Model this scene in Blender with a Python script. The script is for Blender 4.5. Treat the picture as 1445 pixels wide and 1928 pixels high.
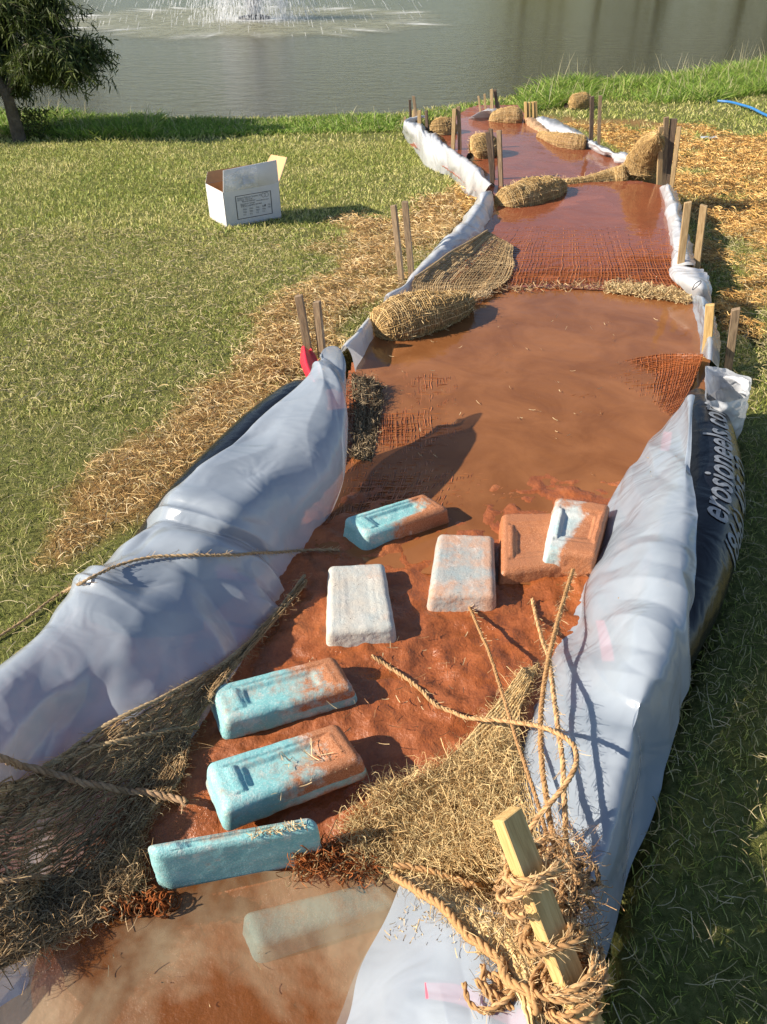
import bpy, math, numpy as np
from mathutils import Vector
from mathutils.bvhtree import BVHTree
R = math.radians
for o in list(bpy.data.objects): bpy.data.objects.remove(o)
S = bpy.context.scene; COL = S.collection
rng = np.random.default_rng(7)

# ------------------------------------------------------------------ camera, sky, sun, exposure
F, CX, CY, PITCH, CAMZ = 1402.0, 722.5, 964.0, R(37.5), 1.5
cd = bpy.data.cameras.new('camera'); cam = bpy.data.objects.new('camera', cd); COL.objects.link(cam)
cam.location = (0, 0, CAMZ); cam.rotation_euler = (R(90) - PITCH, 0, 0)
cd.sensor_fit = 'VERTICAL'; cd.sensor_height = 24; cd.lens = 12 * F / 964.0
cd.clip_start = 0.05; cd.clip_end = 2000
S.camera = cam
S.view_settings.view_transform = 'Standard'; S.view_settings.look = 'None'
S.view_settings.exposure = 0.85; S.view_settings.gamma = 1
SUN_EL = R(31)
w = bpy.data.worlds.new('World'); S.world = w; w.use_nodes = True
nt = w.node_tree; bg = nt.nodes['Background']; bg.inputs[1].default_value = 0.085
sk = nt.nodes.new('ShaderNodeTexSky'); sk.sky_type = 'NISHITA'; sk.sun_disc = False
sk.sun_elevation = SUN_EL; sk.sun_rotation = R(-90); sk.air_density = 1.0; sk.dust_density = 0.6; sk.ozone_density = 1.5
nt.links.new(sk.outputs[0], bg.inputs[0])
sl = bpy.data.lights.new('sun', 'SUN'); sl.energy = 4.9; sl.angle = R(0.53); sl.color = (1.0, 0.89, 0.73)
sun = bpy.data.objects.new('sun', sl); COL.objects.link(sun)
sdir = Vector((-math.cos(SUN_EL), -0.17, math.sin(SUN_EL)))        # towards the sun
sun.rotation_euler = sdir.to_track_quat('Z', 'Y').to_euler(); sun.location = (-8, 0, 6)

# ------------------------------------------------------------------ helpers: survey (photo point + height -> place)
cp, sp = math.cos(PITCH), math.sin(PITCH)
def ray(px, py):
    x = (np.asarray(px, float) - CX) / F; v = (CY - np.asarray(py, float)) / F
    return np.stack([x, cp + v * sp, -sp + v * cp], -1)
def P(px, py, z):
    d = ray(px, py); t = (np.asarray(z) - CAMZ) / d[..., 2]
    return np.array([0, 0, CAMZ]) + d * t[..., None]
def PYd(px, py, y):
    d = ray(px, py); return np.array([0, 0, CAMZ]) + d * (y / d[..., 1])
def proj(p):
    q = p - np.array([0, 0, CAMZ]); dep = q[..., 1] * cp - q[..., 2] * sp; up = q[..., 1] * sp + q[..., 2] * cp
    return CX + F * q[..., 0] / dep, CY - F * up / dep, dep
def Gz(y):
    return np.interp(y, [2.4, 6.0, 9.0, 11, 16], [0, -.19, -.27, -.33, -.38])
def PG(px, py):
    z = 0.0
    for _ in range(8):
        p = P(px, py, z); z = Gz(p[..., 1])
    p[..., 2] = z
    return p

# ------------------------------------------------------------------ helpers: noise, splines
def _h(i, j, k):
    n = (i * 374761393 + j * 668265263 + k * 2147483647 * 3 + k * 1274126177) & 0xffffffff
    n = ((n ^ (n >> 13)) * 1274126177) & 0xffffffff
    return ((n ^ (n >> 16)) & 0xffff) / 65535.0
def vn(p):
    p = np.asarray(p, float); i = np.floor(p).astype(np.int64); f = p - i; f = f * f * (3 - 2 * f); r = 0
    for a in (0, 1):
        for b in (0, 1):
            for c in (0, 1):
                wt = (f[..., 0] if a else 1 - f[..., 0]) * (f[..., 1] if b else 1 - f[..., 1]) * (f[..., 2] if c else 1 - f[..., 2])
                r = r + wt * _h(i[..., 0] + a, i[..., 1] + b, i[..., 2] + c)
    return r
def fbm(p, o=4, seed=0.0):
    p = np.asarray(p, float) + seed * 17.31; r = 0; a = .5; t = 0
    for k in range(o):
        r = r + a * vn(p); t += a; a *= .5; p = p * 2.03 + 5.1
    return r / t
def n2(x, y, s, o=3, seed=0.0):
    x, y = np.broadcast_arrays(x, y); return fbm(np.stack([x * s, y * s, np.zeros_like(x) + .37], -1), o, seed)
def sst(a, b, x):
    t = np.clip((x - a) / (b - a), 0, 1); return t * t * (3 - 2 * t)
def cr(pts, n, t=None):
    """Catmull-Rom through pts (k,...) at n samples, uniform in knots."""
    pts = np.asarray(pts, float); k = len(pts)
    t = np.linspace(0, k - 1, n) if t is None else t
    i = np.clip(np.floor(t).astype(int), 0, k - 2); f = t - i
    g = lambda j: pts[np.clip(j, 0, k - 1)]
    p0, p1, p2, p3 = g(i - 1), g(i), g(i + 1), g(i + 2)
    p0 = np.where((i == 0).reshape((-1,) + (1,) * (pts.ndim - 1)), 2 * p1 - p2, p0)
    p3 = np.where((i == k - 2).reshape((-1,) + (1,) * (pts.ndim - 1)), 2 * p2 - p1, p3)
    f = f.reshape((-1,) + (1,) * (pts.ndim - 1))
    return .5 * (2 * p1 + (p2 - p0) * f + (2 * p0 - 5 * p1 + 4 * p2 - p3) * f**2 + (3 * p1 - p0 - 3 * p2 + p3) * f**3)
def inpoly(x, y, poly):
    r = np.zeros(np.shape(x), bool); k = len(poly)
    for a in range(k):
        x1, y1 = poly[a]; x2, y2 = poly[(a + 1) % k]
        c = ((y1 > y) != (y2 > y)); xi = (x2 - x1) * (y - y1) / (y2 - y1 + 1e-12) + x1
        r ^= c & (x < xi)
    return r

# ------------------------------------------------------------------ helpers: objects
def tag(o, label=None, cat=None, group=None, kind=None):
    if label: o['label'] = label
    if cat: o['category'] = cat
    if group: o['group'] = group
    if kind: o['kind'] = kind
    return o
def mk(name, V, faces, mat, parent=None, col=None, smooth=True, origin=None, uv=None):
    """faces: list of int arrays (m,3) or (m,4)"""
    V = np.asarray(V, float).reshape(-1, 3)
    if parent is not None: origin = np.array(parent['_o'])
    if origin is None: origin = np.zeros(3)
    me = bpy.data.meshes.new(name); L = [np.asarray(f, np.int32) for f in faces if len(f)]
    me.vertices.add(len(V)); me.vertices.foreach_set('co', (V - origin).astype(np.float32).ravel())
    nl = sum(f.size for f in L); nf = sum(len(f) for f in L)
    me.loops.add(nl); me.loops.foreach_set('vertex_index', np.concatenate([f.ravel() for f in L]))
    me.polygons.add(nf); st = []; a = 0
    for f in L:
        st.append(a + np.arange(len(f)) * f.shape[1]); a += f.size
    me.polygons.foreach_set('loop_start', np.concatenate(st).astype(np.int32))
    me.update(calc_edges=True); me.validate()
    me.polygons.foreach_set('use_smooth', np.full(len(me.polygons), smooth))
    if col is not None:
        c = me.color_attributes.new('col', 'FLOAT_COLOR', 'POINT'); cc = np.ones((len(V), 4), np.float32)
        cc[:, :3] = np.asarray(col, np.float32).reshape(-1, 3); c.data.foreach_set('color', cc.ravel())
    if mat: me.materials.append(mat)
    o = bpy.data.objects.new(name, me); COL.objects.link(o)
    if parent is not None: o.parent = parent
    else: o.location = origin
    return o
def root(name, loc, label, cat, group=None):
    o = bpy.data.objects.new(name, None); COL.objects.link(o); o.location = loc; o['_o'] = [float(v) for v in loc]
    o.empty_display_size = .1
    return tag(o, label, cat, group)
def gridf(n, m, wrap=False):
    i, j = np.meshgrid(np.arange(n - 1), np.arange(m if wrap else m - 1), indexing='ij'); j2 = (j + 1) % m
    return np.stack([i * m + j, i * m + j2, (i + 1) * m + j2, (i + 1) * m + j], -1).reshape(-1, 4)
def strands(Pn, r, sides=3, col=None, ref=None):
    """Pn (n,k,3) centre lines; r (n,), (n,k); -> verts, quads, colours. sides=2: ribbon"""
    n, k, _ = Pn.shape; r = np.asarray(r, float); r = r[:, None] * np.ones(k) if r.ndim == 1 else r
    T = np.gradient(Pn, axis=1); T /= np.linalg.norm(T, axis=-1, keepdims=True) + 1e-12
    if ref is None:
        ref = rng.normal(size=(n, 3)); ref /= np.linalg.norm(ref, axis=-1, keepdims=True)
    ref = np.broadcast_to(np.asarray(ref, float), (n, 3))[:, None, :]
    A = np.cross(T, ref); A /= np.linalg.norm(A, axis=-1, keepdims=True) + 1e-9; B = np.cross(T, A)
    if sides == 2:
        V = np.stack([Pn - A * r[..., None], Pn + A * r[..., None]], 2)
    else:
        th = np.arange(sides) * 2 * np.pi / sides
        V = Pn[:, :, None] + r[..., None, None] * (A[:, :, None] * np.cos(th)[:, None] + B[:, :, None] * np.sin(th)[:, None])
    f = gridf(k, sides, sides > 2)
    Q = (f[None] + (np.arange(n) * k * sides)[:, None, None]).reshape(-1, 4)
    c = None if col is None else np.repeat(np.asarray(col).reshape(n, 1, 3), k * sides, 1).reshape(-1, 3)
    return V.reshape(-1, 3), Q, c
def join(parts):
    V, Q, C, a = [], [], [], 0
    for v, q, c in parts:
        V.append(v); Q.append(q + a); C.append(c); a += len(v)
    return np.concatenate(V), [np.concatenate(Q)], np.concatenate(C)
def pick(cols, n, w=None, jit=.18):
    cols = np.array(cols); i = rng.choice(len(cols), n, p=w); c = cols[i] * (1 + rng.uniform(-jit, jit, (n, 1)))
    return c

# ------------------------------------------------------------------ materials
def mat(name):
    m = bpy.data.materials.new(name); m.use_nodes = True; N = m.node_tree.nodes; L = m.node_tree.links
    b = N['Principled BSDF']
    return m, N, L, b
def nd(N, t, **k):
    n = N.new(t)
    for a, v in k.items():
        if a.startswith('i_'): n.inputs[int(a[2:])].default_value = v
        else: setattr(n, a, v)
    return n
def noise(N, L, scale, detail=4, rough=.55, co='Object', stretch=None, dist=0):
    tc = nd(N, 'ShaderNodeTexCoord'); src = tc.outputs[co]
    if stretch:
        mp = nd(N, 'ShaderNodeMapping'); mp.inputs['Scale'].default_value = stretch; L.new(src, mp.inputs[0]); src = mp.outputs[0]
    n = nd(N, 'ShaderNodeTexNoise'); n.inputs['Scale'].default_value = scale; n.inputs['Detail'].default_value = detail
    n.inputs['Roughness'].default_value = rough; n.inputs['Distortion'].default_value = dist; L.new(src, n.inputs['Vector'])
    return n.outputs['Fac']
def ramp(N, L, src, stops):
    r = nd(N, 'ShaderNodeValToRGB'); e = r.color_ramp.elements
    while len(e) < len(stops): e.new(.5)
    for el, (p, c) in zip(e, stops): el.position = p; el.color = (*c, 1) if len(c) == 3 else c
    L.new(src, r.inputs[0]); return r.outputs[0]
def mix(N, L, fac, a, b, mode='MIX'):
    m = nd(N, 'ShaderNodeMix', data_type='RGBA', blend_type=mode)
    for s, v in ((0, fac), (6, a), (7, b)):
        if hasattr(v, 'is_linked') or hasattr(v, 'links'): L.new(v, m.inputs[s])
        else: m.inputs[s].default_value = v if s == 0 else (*v, 1)
    return m.outputs[2]
def bump(N, L, h, st, dist, b, prev=None):
    u = nd(N, 'ShaderNodeBump'); u.inputs['Strength'].default_value = st; u.inputs['Distance'].default_value = dist
    L.new(h, u.inputs['Height'])
    if prev: L.new(prev, u.inputs['Normal'])
    L.new(u.outputs[0], b.inputs['Normal']); return u.outputs[0]
def attrcol(N): return nd(N, 'ShaderNodeAttribute', attribute_name='col').outputs['Color']

def m_fiber(name, rough=.8, trans=.0, spec=.3):
    m, N, L, b = mat(name); c = attrcol(N)
    L.new(mix(N, L, .35, c, mix(N, L, 1.0, c, ramp(N, L, noise(N, L, 220, 3), [(.3, (.35, .35, .35)), (.7, (1.5, 1.5, 1.5))]), 'MULTIPLY')), b.inputs['Base Color'])
    b.inputs['Roughness'].default_value = rough; b.inputs['Specular IOR Level'].default_value = spec
    if trans:
        t = nd(N, 'ShaderNodeBsdfTranslucent'); L.new(c, t.inputs[0]); x = nd(N, 'ShaderNodeMixShader'); x.inputs[0].default_value = trans
        L.new(b.outputs[0], x.inputs[1]); L.new(t.outputs[0], x.inputs[2]); L.new(x.outputs[0], N['Material Output'].inputs[0])
    return m
M_grass = m_fiber('grass_blades', .6, .3, .35)
M_straw = m_fiber('straw', .7, .12, .3)
M_jute = m_fiber('jute', .9, .1, .1)
M_wetjute = m_fiber('muddy_jute', .35, 0, .5)

def m_plastic(name, base, tint, alpha=.86, trans=.35, rough=.27, seed=0):
    m, N, L, b = mat(name)
    c = mix(N, L, ramp(N, L, noise(N, L, 5.5, 4), [(.35, (0, 0, 0)), (.7, (1, 1, 1))]), base, tint)
    L.new(c, b.inputs['Base Color']); b.inputs['Roughness'].default_value = rough; b.inputs['IOR'].default_value = 1.5; b.inputs['Coat Weight'].default_value = .5; b.inputs['Coat Roughness'].default_value = .2
    u = bump(N, L, noise(N, L, 6, 2, .5, stretch=(1, 1.6, 1), dist=.9), .35, .03, b)
    u = bump(N, L, noise(N, L, 45, 3, .5), .08, .003, b, u)
    t = nd(N, 'ShaderNodeBsdfTranslucent'); L.new(c, t.inputs[0]); L.new(u, t.inputs['Normal'])
    x = nd(N, 'ShaderNodeMixShader'); x.inputs[0].default_value = trans; L.new(b.outputs[0], x.inputs[1]); L.new(t.outputs[0], x.inputs[2])
    tr = nd(N, 'ShaderNodeBsdfTransparent'); y = nd(N, 'ShaderNodeMixShader'); y.inputs[0].default_value = alpha
    L.new(tr.outputs[0], y.inputs[1]); L.new(x.outputs[0], y.inputs[2]); L.new(y.outputs[0], N['Material Output'].inputs[0])
    return m
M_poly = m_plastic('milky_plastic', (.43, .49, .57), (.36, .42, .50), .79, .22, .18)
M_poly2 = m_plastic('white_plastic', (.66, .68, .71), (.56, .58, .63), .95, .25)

def m_blocks(name, mud, foam, cracks):
    m, N, L, b = mat(name); a = nd(N, 'ShaderNodeAttribute', attribute_name='col'); sep = nd(N, 'ShaderNodeSeparateColor'); L.new(a.outputs['Color'], sep.inputs[0])
    base = mix(N, L, ramp(N, L, noise(N, L, 14, 4), [(.35, (0, 0, 0)), (.7, (1, 1, 1))]), foam[0], foam[1])
    base = mix(N, L, ramp(N, L, noise(N, L, 260, 2), [(.52, (0, 0, 0)), (.75, (.6, .6, .6))]), base, foam[2])
    n1 = noise(N, L, 55, 6, .7)
    ad = nd(N, 'ShaderNodeMath', operation='ADD'); L.new(sep.outputs[0], ad.inputs[0]); 
    av = nd(N, 'ShaderNodeMath', operation='MULTIPLY_ADD'); L.new(noise(N, L, 16, 8, .75), av.inputs[0]); av.inputs[1].default_value = 1.3; av.inputs[2].default_value = -.40
    a2 = nd(N, 'ShaderNodeMath', operation='MULTIPLY_ADD'); L.new(n1, a2.inputs[0]); a2.inputs[1].default_value = .5; L.new(av.outputs[0], a2.inputs[2]); L.new(a2.outputs[0], ad.inputs[1])
    fac = ramp(N, L, ad.outputs[0], [(.62, (0, 0, 0)), (.8, (.35, .35, .35)), (1.08, (1, 1, 1))])
    fine = mix(N, L, ramp(N, L, noise(N, L, 400, 2), [(.4, (0, 0, 0)), (.65, (1, 1, 1))]), mud[0], mud[1])
    c = mix(N, L, fac, base, fine)
    cr_ = nd(N, 'ShaderNodeMath', operation='MULTIPLY'); L.new(ramp(N, L, noise(N, L, 21, 7, .78), [(.54, (0, 0, 0)), (.66, (.75, .75, .75))]), cr_.inputs[0]); L.new(ramp(N, L, noise(N, L, 300, 2), [(.35, (.3, .3, .3)), (.6, (1, 1, 1))]), cr_.inputs[1])
    dry = nd(N, 'ShaderNodeMath', operation='SUBTRACT'); dry.use_clamp = True; L.new(cr_.outputs[0], dry.inputs[0]); L.new(sep.outputs[2], dry.inputs[1])
    c = mix(N, L, dry.outputs[0], c, (.66, .62, .57))
    ck = nd(N, 'ShaderNodeMath', operation='MULTIPLY'); L.new(sep.outputs[1], ck.inputs[0])
    L.new(ramp(N, L, noise(N, L, 60, 7, .75, dist=1.5), [(.33, (1, 1, 1)), (.39, (0, 0, 0))]), ck.inputs[1])
    c = mix(N, L, ck.outputs[0], c, (.07, .045, .035)); L.new(c, b.inputs['Base Color'])
    r = nd(N, 'ShaderNodeMapRange'); L.new(sep.outputs[2], r.inputs[0]); r.inputs[3].default_value = .85; r.inputs[4].default_value = .3; L.new(r.outputs[0], b.inputs['Roughness'])
    u = bump(N, L, noise(N, L, 330, 3, .6), .5, .0022, b); bump(N, L, noise(N, L, 40, 5, .65), .5, .006, b, u)
    b.inputs['Subsurface Weight'].default_value = 0
    return m
MUD = [(.33, .115, .042), (.50, .23, .12)]
M_block = m_blocks('teal_foam_block', MUD, [(.17, .42, .44), (.28, .53, .54), (.58, .70, .68)], 0)
M_blockw = m_blocks('pale_dried_block', [(.52, .33, .23), (.62, .46, .36)], [(.50, .46, .40), (.40, .45, .45), (.60, .56, .49)], 1)
M_blockm = m_blocks('streaked_muddy_block', MUD, [(.50, .52, .50), (.34, .50, .52), (.66, .66, .62)], 0)
M_blockg = m_blocks('grey_dried_block', [(.44, .25, .17), (.55, .36, .26)], [(.30, .36, .37), (.42, .38, .34), (.55, .45, .38)], 1)

def m_mud():
    m, N, L, b = mat('red_mud')
    c = ramp(N, L, noise(N, L, 7, 6, .65), [(.3, (.17, .046, .014)), (.55, (.28, .080, .024)), (.75, (.40, .145, .052))])
    c = mix(N, L, ramp(N, L, noise(N, L, 90, 4, .7), [(.35, (.0, .0, .0)), (.6, (.4, .4, .4))]), c, (.40, .12, .035)); L.new(c, b.inputs['Base Color'])
    L.new(ramp(N, L, noise(N, L, 6, 4), [(.4, (.16, .16, .16)), (.62, (.55, .55, .55))]), b.inputs['Roughness'])
    u = bump(N, L, noise(N, L, 150, 4, .6), .45, .004, b); bump(N, L, noise(N, L, 28, 6, .6), .6, .012, b, u)
    return m
M_mud = m_mud()
def m_muddywater(name, c1, c2, alpha, sc=4, br=.15, rp=(.35, .68), ro=.07):
    m, N, L, b = mat(name)
    c = mix(N, L, ramp(N, L, noise(N, L, sc, 5, .6, dist=.8), [(rp[0], (0, 0, 0)), (rp[1], (1, 1, 1))]), c1, c2); L.new(c, b.inputs['Base Color'])
    b.inputs['Roughness'].default_value = ro; b.inputs['IOR'].default_value = 1.33
    u = bump(N, L, noise(N, L, 9, 3, .5), br, .02, b); bump(N, L, noise(N, L, 70, 2, .5), br * .5, .002, b, u)
    b.inputs['Alpha'].default_value = alpha
    return m
M_pool = m_muddywater('muddy_water', (.22, .083, .028), (.32, .130, .048), .88)
M_pool2 = m_muddywater('far_muddy_water', (.26, .080, .040), (.33, .10, .045), .80)
M_pool0 = m_muddywater('near_turbid_water', (.19, .07, .02), (.50, .39, .25), .55, 2.0, .35, (.43, .60), .13)

def m_ground():
    m, N, L, b = mat('lawn_soil'); a = nd(N, 'ShaderNodeAttribute', attribute_name='col'); sep = nd(N, 'ShaderNodeSeparateColor'); L.new(a.outputs['Color'], sep.inputs[0])
    g = ramp(N, L, noise(N, L, 40, 6, .7), [(.3, (.07, .08, .02)), (.55, (.18, .19, .055)), (.75, (.34, .30, .12))])
    s = ramp(N, L, noise(N, L, 60, 6, .7), [(.3, (.12, .06, .02)), (.5, (.30, .18, .065)), (.75, (.50, .33, .13))])
    L.new(mix(N, L, sep.outputs[0], g, s), b.inputs['Base Color']); b.inputs['Roughness'].default_value = .9
    b.inputs['Specular IOR Level'].default_value = .15
    bump(N, L, noise(N, L, 120, 5, .7), .9, .02, b)
    return m
M_ground = m_ground()
def m_pond():
    m, N, L, b = mat('pond_water')
    b.inputs['Base Color'].default_value = (.070, .058, .008, 1); b.inputs['Roughness'].default_value = .12; b.inputs['IOR'].default_value = 1.33
    u = bump(N, L, noise(N, L, 2.6, 4, .6, stretch=(1, 1.6, 1)), .7, .06, b); u = bump(N, L, noise(N, L, 9, 3, .6, stretch=(1, 2.0, 1)), .8, .022, b, u)
    return m
M_pond = m_pond()
def m_wood(name, c1, c2, c3):
    m, N, L, b = mat(name)
    c = ramp(N, L, noise(N, L, 30, 5, .6, stretch=(6, 6, .5), dist=.4), [(.3, c1), (.5, c2), (.72, c3)]); L.new(c, b.inputs['Base Color']); b.inputs['Roughness'].default_value = .7
    bump(N, L, noise(N, L, 60, 4, .6, stretch=(6, 6, .4)), .35, .002, b); return m
M_w_grey = m_wood('weathered_wood', (.11, .075, .048), (.24, .165, .10), (.36, .26, .16))
M_w_dark = m_wood('dark_wood', (.05, .035, .025), (.12, .08, .055), (.2, .14, .09))
M_w_new = m_wood('fresh_pine', (.40, .24, .085), (.55, .36, .14), (.66, .47, .21))
M_w_tan = m_wood('tan_wood', (.24, .15, .07), (.38, .26, .13), (.50, .37, .21))
def m_black():
    m, N, L, b = mat('black_sock_plastic'); b.inputs['Base Color'].default_value = (.006, .007, .011, 1); b.inputs['Roughness'].default_value = .27; b.inputs['Specular IOR Level'].default_value = .35
    u = bump(N, L, noise(N, L, 9, 3, .5, stretch=(1, 1, 1), dist=.6), .5, .02, b); bump(N, L, noise(N, L, 300, 2), .2, .001, b, u); return m
M_black = m_black()
def m_simple(name, c, rough=.6, sc=30, var=.25, bs=.2, bd=.003):
    m, N, L, b = mat(name)
    L.new(ramp(N, L, noise(N, L, sc, 4), [(.3, tuple(v * (1 - var) for v in c)), (.7, tuple(min(1, v * (1 + var)) for v in c))]), b.inputs['Base Color'])
    b.inputs['Roughness'].default_value = rough; bump(N, L, noise(N, L, sc * 3, 3), bs, bd, b); return m
M_letter = m_simple('grey_lettering', (.17, .19, .22), .5, 60, .35)
M_red = m_simple('red_plastic_strap', (.62, .02, .045), .4, 30, .15)
M_pink = m_simple('pink_ribbon', (.85, .16, .22), .5, 20, .1)
M_white = m_simple('white_card', (.60, .61, .63), .6, 8, .05, .08)
M_kraft = m_simple('kraft_card', (.52, .32, .16), .8, 20, .1)
M_ink = m_simple('dark_ink', (.035, .04, .05), .6)
M_blue = m_simple('blue_hose', (.03, .16, .42), .4, 10, .2)
M_bark = m_simple('bark', (.10, .08, .06), .9, 14, .5, 1, .02)
M_fill = m_simple('straw_filling', (.40, .265, .12), .9, 70, .5, 1, .01)
M_muddyfill = m_simple('silty_straw_filling', (.40, .25, .14), .85, 60, .4, 1, .008)
M_hole = m_simple('hollow_end_shade', (.05, .035, .02), .9, 60, .4)  # near-black colour paints the shade inside an open wattle end

BV = []   # surfaces other things lie on
def solid(V, Q):
    BV.append((np.asarray(V).reshape(-1, 3), np.asarray(Q)))
def build_bvh():
    Vs, Fs, a = [], [], 0
    for v, q in BV:
        Vs.append(v); Fs += (q + a).tolist(); a += len(v)
    return BVHTree.FromPolygons(np.concatenate(Vs).tolist(), Fs)
BVH = None
def drape(px, py, lift):
    d = ray(px, py); d /= np.linalg.norm(d)
    h = BVH.ray_cast(Vector((0, 0, CAMZ)), Vector(d))
    if h[0] is None: return P(px, py, 0.0)
    n = h[1] if h[1].dot(Vector(d)) < 0 else -h[1]
    return np.array(h[0]) + np.array([n.x * .5, n.y * .5, abs(n.z) * .5 + .5]) * lift

# ------------------------------------------------------------------ ground
TR = [(-420, 1700), (10, 1310), (135, 1185), (215, 1085), (300, 995), (350, 950), (470, 830), (580, 738), (650, 668), (680, 625), (728, 585), (785, 515), (868, 425),
      (899, 378), (850, 330), (827, 324), (787, 290), (763, 255), (765, 232), (880, 222), (940, 208), (1000, 222), (1020, 225), (1100, 262), (1190, 300), (1250, 345),
      (1275, 380), (1300, 450), (1330, 520), (1350, 620), (1352, 700), (1375, 800), (1378, 960), (1330, 1180), (1285, 1290), (1232, 1500), (1150, 1800), (1095, 2000), (1000, 2600), (-420, 2600)]
_t = np.array(TR, float); _w = PG(_t[:, 0], np.minimum(_t[:, 1], 2600)); TRW = [tuple(p[:2]) for p in _w]
SH = np.array([(-900, 195), (-300, 222), (0, 238), (250, 248), (500, 248), (740, 238), (880, 216), (960, 201), (1050, 181), (1110, 170), (1250, 163), (1330, 153), (1445, 134), (1800, 100)], float)
_s = P(SH[:, 0], SH[:, 1], -.45); SHX, SHY = _s[:, 0], _s[:, 1]
_i = TR.index((580, 738)); _j = TR.index((765, 232))
_b = [(650, 700), (672, 640), (702, 606), (755, 546), (800, 500), (845, 454), (888, 408), (914, 370), (924, 350), (889, 315), (858, 292), (828, 268), (800, 250), (788, 237), (768, 228)]
_r = [(1240, 345), (1262, 380), (1278, 450), (1298, 520), (1322, 600), (1326, 690), (1300, 800), (1290, 1000), (1265, 1180), (1230, 1290), (1180, 1500), (1110, 1800), (1040, 2000), (1000, 2600), (-420, 2600)]
BEDW = TRW[:_i] + [tuple(v) for v in P(np.array([q[0] for q in _b], float), np.array([q[1] for q in _b], float), .04)[:, :2]] + TRW[_j + 1:TR.index((1250, 345))] + [tuple(v) for v in P(np.array([q[0] for q in _r], float), np.array([q[1] for q in _r], float), .02)[:, :2]]
def shore(x): return np.interp(x, SHX, SHY)
def trenchmask(x, y): return inpoly(x, y, TRW)
def straw_density(x, y):
    """0..1 where old straw lies"""
    px, py, _ = proj(np.stack([x, y, Gz(y)], -1))
    n = n2(x, y, 2.2, 4, 3.0)
    path = np.array([(900, 340), (840, 400), (700, 480), (600, 560), (520, 680), (400, 800), (280, 920), (190, 960), (90, 1060)], float)
    PW = PG(path[:, 0], path[:, 1])[:, :2]; wd = np.array([.35, .5, .42, .34, .24, .20, .2, .18, .1]); best = np.full(x.shape, -9.)
    for a in range(len(PW) - 1):
        A, B = PW[a], PW[a + 1]; t = np.clip(((x - A[0]) * (B[0] - A[0]) + (y - A[1]) * (B[1] - A[1])) / ((B - A) @ (B - A)), 0, 1)
        d = np.hypot(x - A[0] - t * (B[0] - A[0]), y - A[1] - t * (B[1] - A[1])); ww = wd[a] + (wd[a + 1] - wd[a]) * t
        best = np.maximum(best, 1 - d / ww)
    left = sst(-.15, .6, best - .15 + (n - .5) * 3.4)
    rp = [tuple(v[:2]) for v in PG(np.array([985, 1150, 1300, 1400, 1600, 1700, 1500, 1345, 1300, 1240, 1100]), np.array([222, 222, 232, 262, 262, 640, 660, 640, 420, 330, 250]))]
    right = inpoly(x + (n - .5) * .5, y + (n - .5) * .6, rp) * sst(.30, .56, n2(x, y, 3.1, 3, 9.0) + .08)
    return np.clip(np.maximum(left, right), 0, 1)
def axis(segs):
    return np.concatenate([np.arange(a, b, s) for a, b, s in segs] + [[segs[-1][1]]])
gx = axis([(-90, -20, 10), (-20, -6, 1), (-6, -1.6, .12), (-1.6, 1.8, .04), (1.8, 8, .12), (8, 20, 1), (20, 90, 10)])
gy = axis([(-12, -1, 2), (-1, 5.2, .04), (5.2, 10.5, .08), (10.5, 22, .3), (22, 90, 4)])
X, Y = np.meshgrid(gx, gy, indexing='ij'); Z = Gz(Y) + (n2(X, Y, 5, 3) - .5) * .02
dS = Y - shore(X); Z = Z - sst(-.25, .9, dS) * 1.3
tm = trenchmask(X, Y); Z = np.where(tm, Z - .22, Z)
far = sst(76, 84, Y); Z = Z * (1 - far) + far * .8
sd = straw_density(X.ravel(), Y.ravel())
ground = mk('ground', np.stack([X, Y, Z], -1), [gridf(len(gx), len(gy))], M_ground, col=np.stack([sd, sd, sd], -1))
tag(ground, kind='structure'); solid(np.stack([X, Y, Z], -1), gridf(len(gx), len(gy)))

# pond
pg = np.array([[-120, 5, -.5], [120, 5, -.5], [120, 95, -.5], [-120, 95, -.5]])
tag(mk('pond_water', pg, [np.array([[0, 1, 2, 3]])], M_pond), kind='structure')

# ------------------------------------------------------------------ channel bed
bx = np.arange(-1.35, 1.75, .0105); by = np.concatenate([np.arange(.05, 2.7, .0105), np.arange(2.7, 4.6, .02), np.arange(4.6, 11, .08)])
X, Y = np.meshgrid(bx, by, indexing='ij')
base = np.interp(Y, [.1, .72, .82, 1.0, 1.5, 1.85, 2.3, 3.6, 3.85, 4.0, 4.3, 5.2, 6, 9], [-.10, -.07, -.01, .035, .045, .040, .020, .0, .045, .05, .02, -.04, -.1, -.2])
rough = n2(X, Y, 3.2, 4, 1.0) - .5; fine = n2(X, Y, 22, 4, 2.0) - .5; rid = np.abs(n2(X * 1.0, Y * 1.7, 11, 3, 6.0) - .5)
near = sst(.75, .95, Y) * (1 - sst(1.9, 2.4, Y))
Z = base + rough * .035 * (.3 + near * .7) + fine * .017 * (.3 + near) - (rid < .05) * 0 + near * (.02 - rid * .12) * .35
# imprint of the buried netting by the right bank
a = (X * 46 + Y * 8); b_ = (Y * 40 - X * 10)
net = np.minimum(np.abs(np.sin(a * np.pi / 1.0)), np.abs(np.sin(b_ * np.pi / 1.0)))
wm = np.exp(-((X - .42)**2 / .05 + (Y - 1.5)**2 / .05)) + np.exp(-((X + .28)**2 / .03 + (Y - 1.75)**2 / .12)) + .6 * np.exp(-((X + .15)**2 / .05 + (Y - .86)**2 / .006))
Z -= wm * net * .008
Q = gridf(len(bx), len(by)); V = np.stack([X, Y, Z], -1).reshape(-1, 3); ins = inpoly(V[:, 0], V[:, 1], BEDW); Q = Q[ins[Q].all(1)]
tag(mk('mud_bed', V, [Q], M_mud), kind='structure'); solid(V, Q)
BED = (bx, by, Z)

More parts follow.
